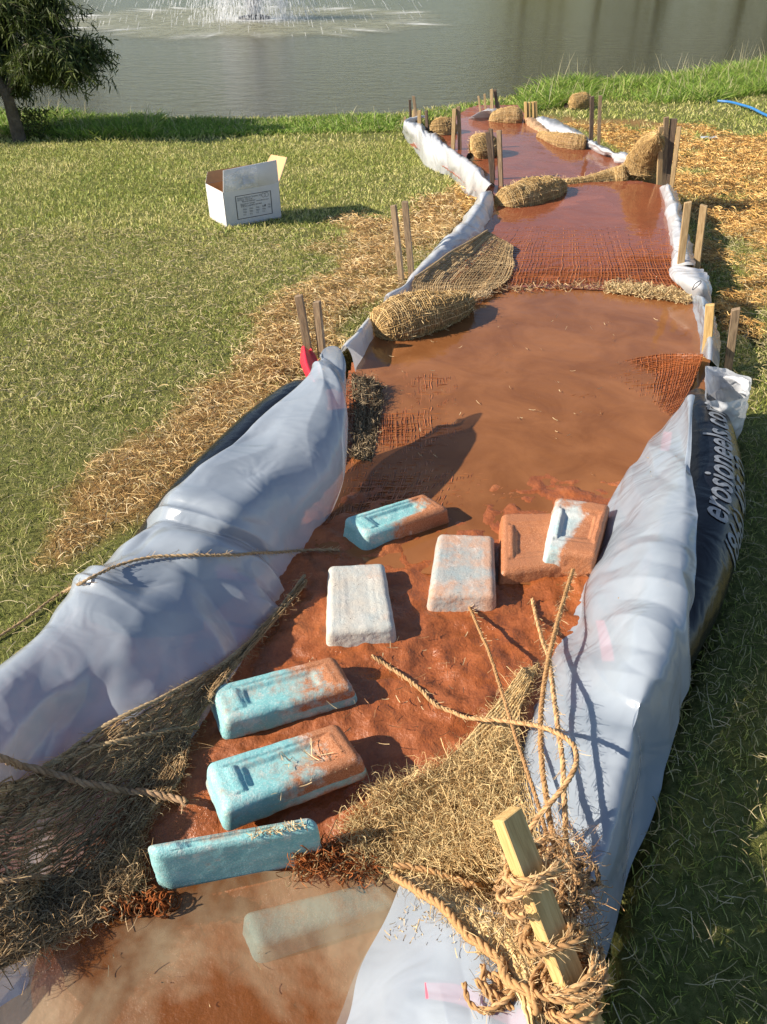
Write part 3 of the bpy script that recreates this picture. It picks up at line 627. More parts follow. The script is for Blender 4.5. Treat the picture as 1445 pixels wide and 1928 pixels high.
SK = [
 ((562, 557), (583, 680), .0, .034, .022, M_w_grey, 'brown stake holding the red strap, left of the nearest left pair'),
 ((597, 568), (609, 680), .0, .034, .022, M_w_grey, 'brown stake standing between the red strap stake and the plastic sheet peak'),
 ((741, 387), (757, 540), None, .032, .022, M_w_grey, 'left stake of the tall brown pair in straw by the left bank'),
 ((763, 380), (777, 532), None, .034, .024, M_w_grey, 'right stake of the tall brown pair in straw by the left bank'),
 ((856, 205), (852, 325), None, .034, .024, M_w_tan, 'tan stake outside the far left plastic wall, left one of its close pair'),
 ((863, 201), (866, 292), -.08, .034, .024, M_w_grey, 'greyer stake just inside far left plastic wall, beside a tan stake'),
 ((918, 249), (928, 358), -.06, .032, .022, M_w_dark, 'dark stake, leftmost of the trio by the fat wattle end'),
 ((924, 243), (929, 345), -.06, .032, .022, M_w_dark, 'dark stake, middle and tallest of the trio by the fat wattle end'),
 ((940, 246), (944, 358), -.06, .036, .022, M_w_grey, 'brown stake with splintered top, rightmost of the trio by the fat wattle end'),
 ((772, 188), (774, 240), None, .03, .02, M_w_dark, 'dark thin stake at far left corner of the channel against pond water'),
 ((779, 181), (787, 235), -.1, .03, .02, M_w_grey, 'tallest greyish stake at the far left corner against pond water'),
 ((780, 207), (776, 245), None, .034, .02, M_w_tan, 'short tan stake leaning right at far left corner'),
 ((790, 208), (792, 256), -.1, .036, .024, M_w_tan, 'thick tan stake on the crest of the far left plastic wall'),
 ((803, 208), (805, 248), -.08, .03, .022, M_w_dark, 'pale-topped dark stake left of the small round wattle'),
 ((763, 220), (762, 238), None, .03, .02, M_w_tan, 'tiny stub stake furthest left in the channel corner'),
 ((878, 211), (887, 224), None, .02, .014, M_w_tan, 'short tilted peg beside the small far plastic sheet'),
 ((901, 181), (905, 214), -.06, .022, .015, M_w_tan, 'slim pale stake in far plastic sheet, left of two slim ones'),
 ((913, 177), (916, 212), -.06, .022, .015, M_w_tan, 'slim pale stake in far plastic sheet, right of two slim ones'),
 ((926, 168), (928, 215), -.06, .034, .024, M_w_tan, 'tallest tan stake at the far end of the channel'),
 ((932, 169), (937, 214), -.06, .034, .024, M_w_dark, 'dark stake right behind the tallest tan stake at far end'),
 ((939, 192), (941, 214), -.06, .02, .014, M_w_tan, 'short pale stake left of the far tan wattle'),
 ((990, 192), (991, 228), -.06, .032, .022, M_w_new, 'first of four yellow stakes right of the far wattle'),
 ((996.5, 193), (997.5, 228), -.06, .032, .022, M_w_new, 'second of four yellow stakes right of the far wattle'),
 ((1003, 192), (1004, 228), -.06, .032, .022, M_w_new, 'third of four yellow stakes right of the far wattle'),
 ((1008.5, 191), (1009.5, 228), -.06, .032, .022, M_w_new, 'last of four yellow stakes, nearest the right white plastic'),
 ((1115, 182), (1112, 278), -.06, .036, .024, M_w_dark, 'dark stake at right end of the low wattle, left of its pair'),
 ((1131, 180), (1128, 276), None, .036, .024, M_w_grey, 'brown stake at right end of the low wattle, right of its pair'),
 ((1245, 239), (1241, 356), .0, .036, .022, M_w_tan, 'tan stake standing in water in front of the upright wattle'),
 ((1255, 221), (1249, 352), .0, .036, .022, M_w_grey, 'brown stake rising behind the upright wattle top'),
 ((1269, 224), (1254, 352), .0, .050, .022, M_w_dark, 'wide dark stake behind the upright wattle'),
 ((1279, 239), (1263, 362), None, .034, .022, M_w_tan, 'tan stake in straw, rightmost beside the upright wattle'),
 ((1296, 381), (1280, 518), .05, .036, .022, M_w_tan, 'left stake of tan pair above the crumpled plastic flap'),
 ((1326, 387), (1310, 520), -.0, .036, .024, M_w_tan, 'right stake of tan pair above the crumpled plastic flap, notched top'),
 ((1337, 574), (1328, 672), .04, .036, .022, M_w_new, 'yellow pine stake tied to the netting corner by the middle pool'),
 ((1386, 582), (1370, 700), None, .034, .024, M_w_grey, 'weathered stake standing in shaded grass behind the white pouch'),
]
for i, s in enumerate(SK): stake(*s, yaw=rng.uniform(-.5, .1))
stake((955, 1533), (1118, 1960), .20, .044, .027, M_w_new, 'big yellow pine stake leaning in the foreground, wrapped in twine', yaw=R(48), ztop=.44)

# ------------------------------------------------------------------ wattles
JC = [(.62, .42, .18), (.72, .51, .24), (.50, .33, .14), (.38, .25, .11), (.76, .57, .30)]
def wattle(name, pts, rad, label, open_end=None, fill=None, sp=.013, nf=1500, wet=0):
    path = np.array([P(a, b, z) for a, b, z in pts]); L = np.linalg.norm(np.diff(path, axis=0), axis=1).sum(); n = max(24, int(L / .012)); m = 60
    V, C, A, B, r = tube(path, rad, n, m, .9)
    s = np.linspace(0, 1, n); e = np.sqrt(np.clip(1 - (1 - np.minimum(s, 1 - s) * L / (np.mean(rad) * .8)).clip(0, 1)**2, 0.02, 1))
    V = C[:, None] + (V - C[:, None]) * e[:, None, None]
    d = (fbm(V * 14, 3, 1) - .5) * .30 + (fbm(V * 60, 2, 2) - .5) * .12; V = C[:, None] + (V - C[:, None]) * (1 + d[..., None])
    o = root(name, path.mean(0) * [1, 1, 0] + [0, 0, path[:, 2].min() - max(rad) * .8], label, 'straw wattle', 'jute wattles across the channel')
    W, q, t = capped(V); mk('straw_filling', W, [q, t], fill or M_fill, o); solid(V, q)
    out = V - C[:, None]; out /= np.linalg.norm(out, axis=-1, keepdims=True) + 1e-9
    parts = []
    # netting: rings and lengthwise yarns
    ri = np.arange(1, n - 1, max(1, int(round(sp * .55 / (L / n))))); Vn = V + out * .004
    P1 = Vn[ri][:, np.append(np.arange(m), 0)]; P1 = P1 + rng.normal(size=P1.shape) * .0015; parts.append(strands(P1, np.full(len(P1), .0018), 3, pick(JC, len(P1))))
    nl = max(10, int(2 * np.pi * np.mean(rad) / (sp * .8))); jj = (np.arange(nl) * m / nl).astype(int); P2 = np.swapaxes(Vn[:, jj], 0, 1); P2 = P2 + rng.normal(size=P2.shape) * .0012
    parts.append(strands(P2, np.full(nl, .0019), 3, pick(JC, nl)))
    v, q_, c = join(parts); mk('netting', v, q_, M_jute if not wet else M_wetjute, o, col=c)
    # straw poking out
    nf = int(.85 * nf * max(.3, L * np.mean(rad) * 10)); i = rng.integers(1, n - 1, nf); j = rng.integers(0, m, nf); p = V[i, j]; o_ = out[i, j]
    dr = o_ * rng.uniform(.1, .6, (nf, 1)) + rng.normal(size=(nf, 3)) * .8; dr /= np.linalg.norm(dr, axis=1, keepdims=True); ln = rng.uniform(.012, .04, (nf, 1))
    k = np.linspace(0, 1, 3)[None, :, None]; Ps = p[:, None] + o_[:, None] * .001 + dr[:, None] * ln[:, None] * k + o_[:, None] * (np.sin(k * 3.1) * .005)
    v, q_, c = strands(Ps, np.full(nf, .0011), 2, pick([(.64, .44, .2), (.48, .31, .14), (.74, .55, .3)], nf)); mk('loose_straw', v, [q_], M_straw, o, col=c)
    if open_end:
        e_ = np.array(P(*open_end)); dire = e_ - path.mean(0); dire /= np.linalg.norm(dire)
        th = np.linspace(0, 2 * np.pi, 20, endpoint=False); a_ = np.cross(dire, [0, 0, 1]); a_ /= np.linalg.norm(a_); b_ = np.cross(a_, dire); rr_ = rad[0] * .3
        ring = e_ + rr_ * (np.cos(th)[:, None] * a_ + np.sin(th)[:, None] * b_); Vh = np.stack([ring, e_ + (ring - e_) * .6 - dire * .02, e_ + (ring - e_) * .05 - dire * .035])
        mk('open_end', Vh, [gridf(3, 20, True)], M_hole, o)
    return o
wattle('straw_wattle', [(706, 622, .07), (765, 600, .09), (828, 586, .09), (888, 566, .07)], [.095, .115, .095, .045], 'fat golden netted wattle, nearest one, at left edge of middle pool', nf=2500)
wattle('straw_wattle', [(940, 386, .05), (985, 374, .06), (1025, 363, .06), (1058, 352, .05)], [.10, .125, .115, .06], 'fat brown wattle between upper pools beside the trio of stakes', nf=1800)
wattle('straw_wattle', [(1050, 351, .03), (1100, 345, .03), (1150, 336, .04), (1182, 330, .07)], [.045, .05, .075, .09], 'thin low roll of netted straw linking the fat brown wattle to the upright one', nf=1800)
wattle('straw_wattle', [(1200, 340, .02), (1204, 318, .10), (1220, 285, .24), (1238, 255, .38)], [.11, .13, .11, .055], 'wattle end bent upright and tied against the stakes on the right', nf=1800)
wattle('straw_wattle', [(890, 287, .0), (905, 281, .02), (928, 277, .0)], [.12, .135, .12], 'round golden wattle end between two groups of stakes at left of far pool', open_end=(886, 296, .0), nf=1800)
wattle('straw_wattle', [(816, 247, -.02), (832, 244, .0), (852, 243, -.02)], [.10, .115, .11], 'small round wattle end near the far left corner stakes', open_end=(812, 252, -.01), nf=1800)
wattle('straw_wattle', [(922, 227, -.03), (950, 222, .0), (985, 223, .0)], [.07, .105, .11], 'pale tan wattle at far end, left of four yellow stakes', fill=M_muddyfill, nf=1500)
wattle('straw_wattle', [(1015, 256, -.04), (1045, 265, -.02), (1075, 270, -.0), (1104, 272, -.0)], [.05, .075, .09, .08], 'low tan wattle on right of far pool, ending at a dark stake', fill=M_muddyfill, nf=1500)
wattle('straw_wattle', [(1072, 196, -.28), (1090, 194, -.27), (1110, 192, -.28)], [.12, .13, .12], 'brown wattle lying apart in tall green grass by the pond', open_end=(1066, 199, -.28), nf=1500)
# silty net mound by the yellow stakes
Gd = loft([[(985, 232, -.07), (990, 222, .02), (1005, 222, .02), (1015, 230, -.05)], [(990, 245, -.08), (1005, 236, .0), (1025, 240, .0), (1035, 250, -.05)], [(1010, 256, -.07), (1030, 250, -.01), (1050, 256, -.01), (1060, 268, -.06)]], 50, 40)
Gd += (fbm(Gd * 20, 3) - .5)[..., None] * .03
tag(mk('silty_netting', Gd, [gridf(50, 40)], M_muddyfill, origin=P(1015, 245, -.07)), 'tan silt-covered netting mound beneath the four yellow stakes', 'netting')

# ------------------------------------------------------------------ netting
def samp(Gd, u, v):
    n, m, _ = Gd.shape; a = np.clip(u * (n - 1), 0, n - 1.001); b = np.clip(v * (m - 1), 0, m - 1.001); i = a.astype(int); j = b.astype(int); fa = (a - i)[..., None]; fb = (b - j)[..., None]
    return (Gd[i, j] * (1 - fb) + Gd[i, j + 1] * fb) * (1 - fa) + (Gd[i + 1, j] * (1 - fb) + Gd[i + 1, j + 1] * fb) * fa
def netmesh(Gd, nu, nv, r, cols, jit=.004, wav=.002, res=70, seed=0, drop=0., uvj=.35):
    parts = []
    for ax, cnt in ((0, nu), (1, nv)):
        if cnt < 2: continue
        c = (np.arange(cnt) + .5 + rng.uniform(-uvj, uvj, cnt)) / cnt; s = np.linspace(0, 1, res)
        C_, S_ = np.meshgrid(c, s, indexing='ij'); C_ = C_ + (n2(C_ * 6, S_ * 4, 3, 3, seed + ax) - .5) * (jit / .02) * .12
        C_ = np.clip(C_, 0, 1)
        Pn = samp(Gd, S_, C_) if ax == 1 else samp(Gd, C_, S_)
        Pn = Pn + (fbm(Pn * 80, 2, seed + ax)[..., None] - .5) * jit; Pn[..., 2] += np.sin(S_ * res * 1.3 + c[:, None] * 50) * wav
        if drop:
            keep = rng.random(cnt) > drop; Pn = Pn[keep]
        parts.append(strands(Pn, np.full(len(Pn), r) * rng.uniform(.7, 1.3, len(Pn)), 3, pick(cols, len(Pn))))
    return parts
def fuzz(Gd, n, r, cols, ln=(.01, .03), lift=.5, up=.4):
    u, v = rng.random(n), rng.random(n); p = samp(Gd, u, v); d = rng.normal(size=(n, 3)); d[:, 2] = np.abs(d[:, 2]) * up; d /= np.linalg.norm(d, axis=1, keepdims=True)
    L = rng.uniform(*ln, (n, 1)); b = rng.normal(size=(n, 3)) * L * .35; k = np.linspace(0, 1, 5)
    Pn = p[:, None] + d[:, None] * L[:, None] * (k[None, :, None] - .3 * 0) + b[:, None] * (np.sin(k * np.pi))[None, :, None]
    rr_ = np.full(n, r)[:, None] * np.array([1, 1, .9, .7, .2]); return strands(Pn, rr_, 2, pick(cols, n))
def zdense(rows, nu, nv, lift, du=44, dv=56):
    px = cr(np.array([cr(np.array([[a, b] for a, b in r_], float), dv) for r_ in rows]), du)
    G = np.array([[drape(a, b, 0.0) for a, b in row] for row in px]); z = G[..., 2].copy()
    for _ in range(3):
        zp = np.pad(z, 1, mode='edge'); z = np.maximum(z, .25 * (zp[:-2, 1:-1] + zp[2:, 1:-1] + zp[1:-1, :-2] + zp[1:-1, 2:])); zp = np.pad(z, 1, mode='edge'); z = .5 * z + .125 * (zp[:-2, 1:-1] + zp[2:, 1:-1] + zp[1:-1, :-2] + zp[1:-1, 2:])
    G = P(px[..., 0], px[..., 1], np.clip(z, -.01, .34) + lift)
    u = np.linspace(0, 1, nu)[:, None] * np.ones(nv); v = np.ones((nu, 1)) * np.linspace(0, 1, nv); return samp(G, u, v)
def zgrid(rows, nu, nv, z=None, lift=.01):
    W = []
    for r_ in rows:
        W.append([(P(a, b, z) if z is not None else drape(a, b, lift)) if len(c) == 0 else P(a, b, c[0]) for a, b, *c in r_])
    return cr(np.array([cr(np.array(x_), nv) for x_ in W]), nu)
MJ = [(.27, .085, .026), (.32, .105, .035), (.24, .07, .02), (.35, .125, .045)]
# netting lying just at the surface of the middle pool
Gd = zgrid([[(655, 700), (830, 690), (1080, 700)], [(650, 800), (830, 795), (1090, 790)], [(640, 880), (830, 885), (1060, 880)], [(600, 990), (800, 965), (1020, 940)]], 60, 50, .043)
Gd[..., 2] += (n2(Gd[..., 0], Gd[..., 1], 5, 2, 3.) - .5) * .014 - .005 - .006 * sst(.3, 1, np.linspace(0, 1, 50))[None] + .003 * sst(.4, 1, np.linspace(0, 1, 60))[:, None]
v, q, c = join(netmesh(Gd, 50, 70, .0022, MJ, .005, .0010, uvj=.45)); tag(mk('pool_netting', v, q, M_wetjute, col=c, origin=P(790, 830, .03)), 'mud-coated jute netting lying under the shaded left part of the middle pool', 'netting')
Gd = zgrid([[(960, 740), (1120, 690), (1240, 668, .05), (1325, 668, .095)], [(980, 770), (1130, 720), (1240, 700, .044), (1318, 690, .07)], [(1000, 800), (1140, 760, .034), (1230, 755, .036), (1300, 735, .05)], [(1040, 830), (1150, 800, .026), (1220, 800, .024), (1270, 785, .03)]], 60, 60, .038)
Gd[..., 2] += (n2(Gd[..., 0], Gd[..., 1], 6, 2, 3.) - .5) * .016 - .004 + .010 * sst(.3, 1, np.linspace(0, 1, 60))[None]
tag(mk('mud_film', Gd - [0, 0, .0022], [gridf(60, 60)], M_mud), kind='structure')
v, q, c = join(netmesh(Gd, 30, 44, .0026, MJ, .004, .001, uvj=.2)); tag(mk('pool_netting', v, q, M_wetjute, col=c, origin=P(1180, 740, .03)), 'reddish netting stretched up to the pine stake on right side of middle pool', 'netting')
Gd = zgrid([[(925, 430), (1030, 425), (1130, 425), (1258, 430)], [(880, 470), (1020, 465), (1140, 465), (1262, 470)], [(860, 510), (1010, 505), (1150, 505), (1270, 505, .055)], [(850, 545), (1000, 536), (1150, 536), (1295, 545, .06)]], 50, 90, .049)
Gd[..., 2] += (n2(Gd[..., 0], Gd[..., 1], 4, 2, 3.) - .5) * .003 - .004 + .0055 * np.linspace(0, 1, 50)[:, None]
v, q, c = join(netmesh(Gd, 32, 62, .0031, MJ, .003, .001, uvj=.15)); tag(mk('pool_netting', v, q, M_wetjute, col=c, origin=P(1080, 490, .03)), 'broad square-meshed netting under red water of the pool below the fat brown wattle', 'netting')
# dry netting flap over the left bank
Gd = zgrid([[(914, 438, .11), (935, 450, .08), (965, 470, .055)], [(850, 478, .12), (900, 492, .07), (968, 498, .052)], [(786, 522, .12), (860, 530, .07), (962, 525, .052)], [(776, 552, .09), (850, 560, .06), (935, 548, .055)]], 60, 50)
Gd += (fbm(Gd * 9, 2)[..., None] - .5) * .03 + np.array([0, 0, .012])
rt = root('jute_netting', P(850, 510, .05), 'dry tan netting flap stretched over left bank behind the nearest fat wattle', 'netting')
v, q, c = join(netmesh(Gd, 40, 38, .0032, [(.48, .34, .18), (.56, .41, .23), (.38, .26, .14)], .003, .001, uvj=.2)); mk('mesh', v, q, M_jute, rt, col=c)
v, q, c = strands(cr(np.array([P(918, 434, .125), P(890, 452, .135), P(850, 474, .14), P(815, 500, .14), P(782, 522, .135)]), 40)[None], np.array([.006]), 6, [(.42, .31, .18)]); mk('hem', v, [q], M_jute, rt, col=c)
# frayed straw crest of the low dam
Gd = zgrid([[(900, 545), (1000, 538), (1100, 534), (1180, 538), (1240, 545), (1292, 556)], [(895, 553), (1000, 545), (1100, 543), (1180, 552), (1240, 560), (1298, 568)]], 12, 80, .052)
Vt = (np.linspace(0, 1, 80) > .5)
parts = [fuzz(Gd[:, 40:], 2600, .0018, [(.6, .46, .24), (.7, .55, .3), (.45, .3, .15)], (.02, .05)), fuzz(Gd[:, :42], 260, .0018, [(.5, .36, .2), (.35, .2, .1)], (.02, .05)), fuzz(zgrid([[(905, 560), (930, 548)], [(870, 568), (895, 560)]], 8, 8, .06), 200, .0016, [(.6, .46, .28)], (.02, .04))]
v, q, c = join(parts); tag(mk('frayed_straw_crest', v, q, M_straw, col=c, origin=P(1150, 545, .03)), 'frayed golden straw edge of the low dam between the two middle pools', 'straw dam')
# dark frayed clump by the sheet peak and the hanging netting under it
Gd = zgrid([[(662, 705, .11), (690, 712, .09), (715, 722, .05)], [(664, 735, .1), (695, 740, .08), (720, 748, .045)], [(668, 790, .06), (690, 800, .05), (712, 810, .042)], [(662, 860, .05), (680, 865, .042), (700, 870, .04)]], 40, 30)
parts = netmesh(Gd, 30, 16, .0026, [(.10, .075, .045), (.2, .15, .09), (.3, .23, .14)], .01, .003) + [fuzz(Gd, 1300, .0012, [(.12, .09, .06), (.36, .28, .18)], (.015, .04))]
v, q, c = join(parts); tag(mk('jute_clump', v, q, M_jute, col=c, origin=P(690, 760, .04)), 'dark frayed jute clump hanging from the plastic peak into middle pool', 'netting')

# ------------------------------------------------------------------ near jute sheets
DJ = [(.38, .25, .13), (.47, .32, .17), (.28, .19, .10), (.54, .39, .22)]
BJ = [(.66, .46, .22), (.74, .55, .28), (.54, .36, .17), (.50, .37, .19)]
rows = [[(-80, 1500), (80, 1452), (200, 1378), (390, 1273), (500, 1187), (575, 1092)], [(-80, 1560), (80, 1508), (230, 1425), (350, 1350), (430, 1265), (560, 1125)],
        [(-80, 1640), (60, 1600), (200, 1515), (300, 1445), (350, 1395), (385, 1330)], [(-80, 1720), (60, 1690), (180, 1620), (250, 1560), (310, 1500), (345, 1465)],
        [(-80, 1790), (50, 1755), (140, 1700), (200, 1650), (235, 1600), (270, 1560)], [(-80, 1860), (60, 1800), (140, 1750), (200, 1712), (235, 1700), (255, 1690)]]
Gd = zdense(rows, 90, 120, .012); Gd[..., 2] += (fbm(Gd * 9, 3) - .5) * .02 + .004
rt = root('jute_netting', P(180, 1600, 0.), 'dark gathered jute netting draped into lower left corner of the channel', 'netting')
parts = netmesh(Gd, 120, 34, .0017, DJ, .010, .003, 90, 2) + netmesh(Gd + [0, 0, .006], 70, 0, .0012, DJ, .02, .004, 90, 9)
v, q, c = join(parts); mk('mesh', v, q, M_jute, rt, col=c)
parts = [fuzz(Gd, 5000, .0004, DJ + [(.42, .35, .22)], (.01, .035)), fuzz(Gd[70:, :], 1800, .0008, DJ + [(.45, .33, .2)], (.02, .05))]
v, q, c = join(parts); mk('loose_fibres', v, q, M_jute, rt, col=c)
# curled muddy fringe at the lower edge
Gf = zgrid([[(0, 1660), (100, 1670), (170, 1665), (235, 1690), (300, 1700)], [(0, 1740), (100, 1740), (180, 1722), (250, 1715), (330, 1705)]], 20, 60, None, .012)
def curls(Gd, n, R0, r, cols, turns=1.2):
    u, v = rng.random(n), rng.random(n); p = samp(Gd, u, v); th = np.linspace(0, 2 * np.pi * turns, 12)[None] + rng.uniform(0, 6.28, (n, 1)); a = rng.normal(size=(n, 3)); a /= np.linalg.norm(a, axis=1, keepdims=True)
    b = np.cross(a, rng.normal(size=(n, 3))); b /= np.linalg.norm(b, axis=1, keepdims=True); d = np.cross(a, b); RR = rng.uniform(.5, 1.3, (n, 1, 1)) * R0
    Pn = p[:, None] + RR * (np.cos(th)[..., None] * a[:, None] + np.sin(th)[..., None] * b[:, None]) + d[:, None] * (th[..., None] - 3) * R0 * .25
    Pn[..., 2] = np.maximum(Pn[..., 2], p[:, None, 2] - .012); return strands(Pn, np.full(n, r) * rng.uniform(.6, 1.3, n), 3, pick(cols, n))
parts = [curls(Gf[:, :40], 420, .013, .0018, [(.3, .22, .13), (.2, .15, .09), (.38, .28, .17)]), curls(Gf[:, 30:], 260, .012, .002, MJ + [(.18, .1, .05)])]
v, q, c = join(parts); mk('curled_fringe', v, q, M_jute, rt, col=c)

rowsR = [[(985, 1262), (1000, 1262), (1014, 1255)], [(925, 1342), (950, 1345), (978, 1345)], [(845, 1432), (910, 1432), (982, 1425)], [(740, 1512), (860, 1515), (996, 1500)],
         [(668, 1598), (830, 1612), (1018, 1580)], [(742, 1652), (880, 1675), (1045, 1670)], [(860, 1742), (950, 1760), (1062, 1765)], [(965, 1860), (1010, 1870), (1075, 1870)], [(1010, 1990), (1040, 1990), (1080, 1990)]]
Gd = zdense(rowsR, 120, 70, .010); Gd[..., 2] += (fbm(Gd * 9, 3) - .5) * .015 + .003
rt = root('jute_netting', P(880, 1560, .05), 'bright blond jute netting fanning out from rope cluster across right near bank', 'netting')
parts = netmesh(Gd, 70, 0, .0016, BJ, .010, .003, 100, 4, uvj=.5) + netmesh(Gd + [0, 0, .006], 0, 85, .0017, BJ, .006, .002, 120, 5, uvj=.4)
v, q, c = join(parts); mk('mesh', v, q, M_jute, rt, col=c)
Gt = zgrid([[(700, 1500), (850, 1440), (960, 1380)], [(650, 1590), (800, 1540), (980, 1500)], [(690, 1640), (820, 1650), (980, 1640)]], 40, 40, None, .03)
parts = [fuzz(Gd[:95], 4200, .00048, BJ + [(.76, .58, .32), (.55, .42, .22)], (.012, .035), up=.25), fuzz(Gt, 5200, .0007, BJ + [(.72, .56, .30), (.52, .42, .22)], (.02, .05), up=.5), fuzz(Gd[60:105], 900, .0009, BJ, (.015, .04), up=.25),
         fuzz(zgrid([[(560, 1610), (680, 1570)], [(560, 1650), (720, 1650)]], 20, 20, None, .01), 900, .0012, MJ + [(.42, .3, .16)], (.015, .04))]
v, q, c = join(parts); mk('loose_fibres', v, q, M_jute, rt, col=c)

# ------------------------------------------------------------------ ropes
RC = [(.50, .29, .13), (.58, .36, .18), (.42, .24, .11)]
def ropegeo(C, R0, plies=3, lay=None, cols=RC, fz=260, seg=None):
    """C: (k,3) dense centre line"""
    d = np.concatenate([[0], np.cumsum(np.linalg.norm(np.diff(C, axis=0), axis=1))]); L = d[-1]; n = seg or max(20, int(L / (R0 * .55))); s = np.linspace(0, L, n)
    C = np.stack([np.interp(s, d, C[:, i]) for i in range(3)], -1); C = C + (fbm(C * 60, 2)[:, None] - .5) * R0 * .5
    T = np.gradient(C, axis=0); T /= np.linalg.norm(T, axis=1, keepdims=True) + 1e-9; ref = np.array([.31, .17, .93]); A = np.cross(T, ref); A /= np.linalg.norm(A, axis=1, keepdims=True) + 1e-9; B = np.cross(T, A)
    lay = lay or R0 * 7; ph = s / lay * 2 * np.pi; out = []
    for k in range(plies):
        a = ph + 2 * np.pi * k / plies; Pk = C + R0 * .52 * (np.cos(a)[:, None] * A + np.sin(a)[:, None] * B)
        out.append(strands(Pk[None], (R0 * .58 * (1 + .2 * (fbm(Pk * 300, 1) - .5)))[None], 6, pick(cols, 1, jit=.1), ref=[[.31, .17, .93]]))
    nf = int(L * fz)
    if nf:
        i = rng.integers(0, n, nf); p = C[i]; dr = rng.normal(size=(nf, 3)); dr /= np.linalg.norm(dr, axis=1, keepdims=True); ln = rng.uniform(.5, 2.2, (nf, 1)) * (R0 + .003)
        k = np.linspace(0, 1, 4)[None, :, None]; Pn = p[:, None] + dr[:, None] * (R0 * .7 + ln[:, None] * k) + T[i][:, None] * ln[:, None] * k * 1.2 + rng.normal(size=(nf, 1, 3)) * .003 * k**2
        out.append(strands(Pn, np.full(nf, .00045), 2, pick([(.62, .46, .26), (.5, .34, .18)], nf)))
    return out
def path(pts, lift=.006, n=140, sm=0):
    W = np.array([P(a, b, c[0]) if len(c) else drape(a, b, lift) for a, b, *c in pts]); C = cr(W, n)
    for _ in range(sm): C[1:-1] = (C[:-2] + 2 * C[1:-1] + C[2:]) / 4
    return C
def rope(pts, R0, label, lift=None, n=160, sm=6, name='twine', cat='twine', **k):
    C = path(pts, lift if lift is not None else R0 * 1.1, n, sm); v, q, c = join(ropegeo(C, R0, **k)); o = C.mean(0); o[2] = C[:, 2].min()
    return tag(mk(name, v, q, M_jute, col=c, origin=o), label, cat)
dens = lambda pts, m: [tuple(x) for x in cr(np.array(pts, float), m)]
rope(dens([(-30, 1222), (52, 1170), (100, 1132), (150, 1105), (240, 1064), (330, 1050), (450, 1047), (540, 1041), (640, 1040)], 34), .0042, 'single thin twine crossing the left plastic sheet from grass to mud', .010, sm=14, cols=[(.34, .24, .14), (.42, .30, .18)], plies=2)
rope(dens([(575, 1092), (535, 1150), (500, 1187), (440, 1237), (390, 1273), (290, 1327), (200, 1376), (130, 1425), (80, 1450)], 30), .0052, 'hem rope along upper edge of the dark netting on left bank', .022, cols=[(.36, .27, .16), (.44, .33, .2)], name='hem_rope', cat='rope')
rope(dens([(-30, 1428), (0, 1440), (60, 1456), (130, 1475), (220, 1490), (290, 1502), (325, 1512), (358, 1524)], 24), .0075, 'thick brown rope running across the dark left netting toward the mud', .030, cols=[(.33, .21, .12), (.42, .28, .17)], name='rope', cat='rope')
rope(dens([(85, 1452), (140, 1430), (200, 1408), (300, 1382), (368, 1372)], 18), .0055, 'rope branching below the hem of the dark left netting', .024, cols=[(.30, .22, .13), (.36, .27, .16)], name='rope', cat='rope')
rope(dens([(-30, 1672), (60, 1662), (130, 1654), (212, 1645)], 16), .0055, 'short rope above the curled fringe in lower left corner', .03, cols=[(.36, .25, .15), (.30, .2, .12)], name='rope', cat='rope')
rope([(700, 1236), (730, 1256), (765, 1280), (795, 1305), (820, 1330), (850, 1342), (880, 1352, .09), (940, 1356, .14), (1000, 1364, .24), (1045, 1378, .29), (1078, 1400, .31), (1086, 1432, .32), (1070, 1470, .31), (1040, 1508, .29), (1005, 1550, .26), (988, 1590, .24)], .0048, 'looping twine from middle of the mud round over the right plastic sheet', n=220)
rope([(884, 1142, .05), (900, 1180, .09), (920, 1225, .12), (940, 1285, .14), (957, 1340, .15), (972, 1390, .16), (992, 1450, .19), (1012, 1510, .2), (1030, 1570, .22)], .0042, 'taut twine rising from the grey-brown block, casting shadow on mud')
rope([(1002, 1130), (1008, 1160), (1020, 1200, .10), (1034, 1240, .16), (1042, 1300, .22), (1050, 1360, .25), (1060, 1440, .26), (1064, 1520, .26), (1066, 1600, .25)], .0052, 'muddy-tipped rope leading down to the knot, right of its neighbours', name='rope', cat='rope', fz=500)
rope([(1080, 1072, .09), (1068, 1110, .11), (1052, 1165, .14), (1034, 1240, .175), (1022, 1310, .2), (1018, 1380, .22), (1022, 1450, .24), (1034, 1530, .25), (1046, 1600, .25)], .0056, 'frayed rope from the white-streaked block, crossing another above the plastic', name='rope', cat='rope', fz=700)
rope(dens([(742, 1645), (790, 1652), (850, 1670), (910, 1688), (985, 1702)], 14), .0062, 'thick twisted rope running from the lower pool edge to the stake', .035, name='rope', cat='rope')
rope(dens([(740, 1658), (790, 1690), (840, 1728), (880, 1772), (920, 1815), (965, 1855), (1000, 1895), (1025, 1950)], 24), .0078, 'thickest twisted rope along the bottom edge of blond netting', .034, name='rope', cat='rope')
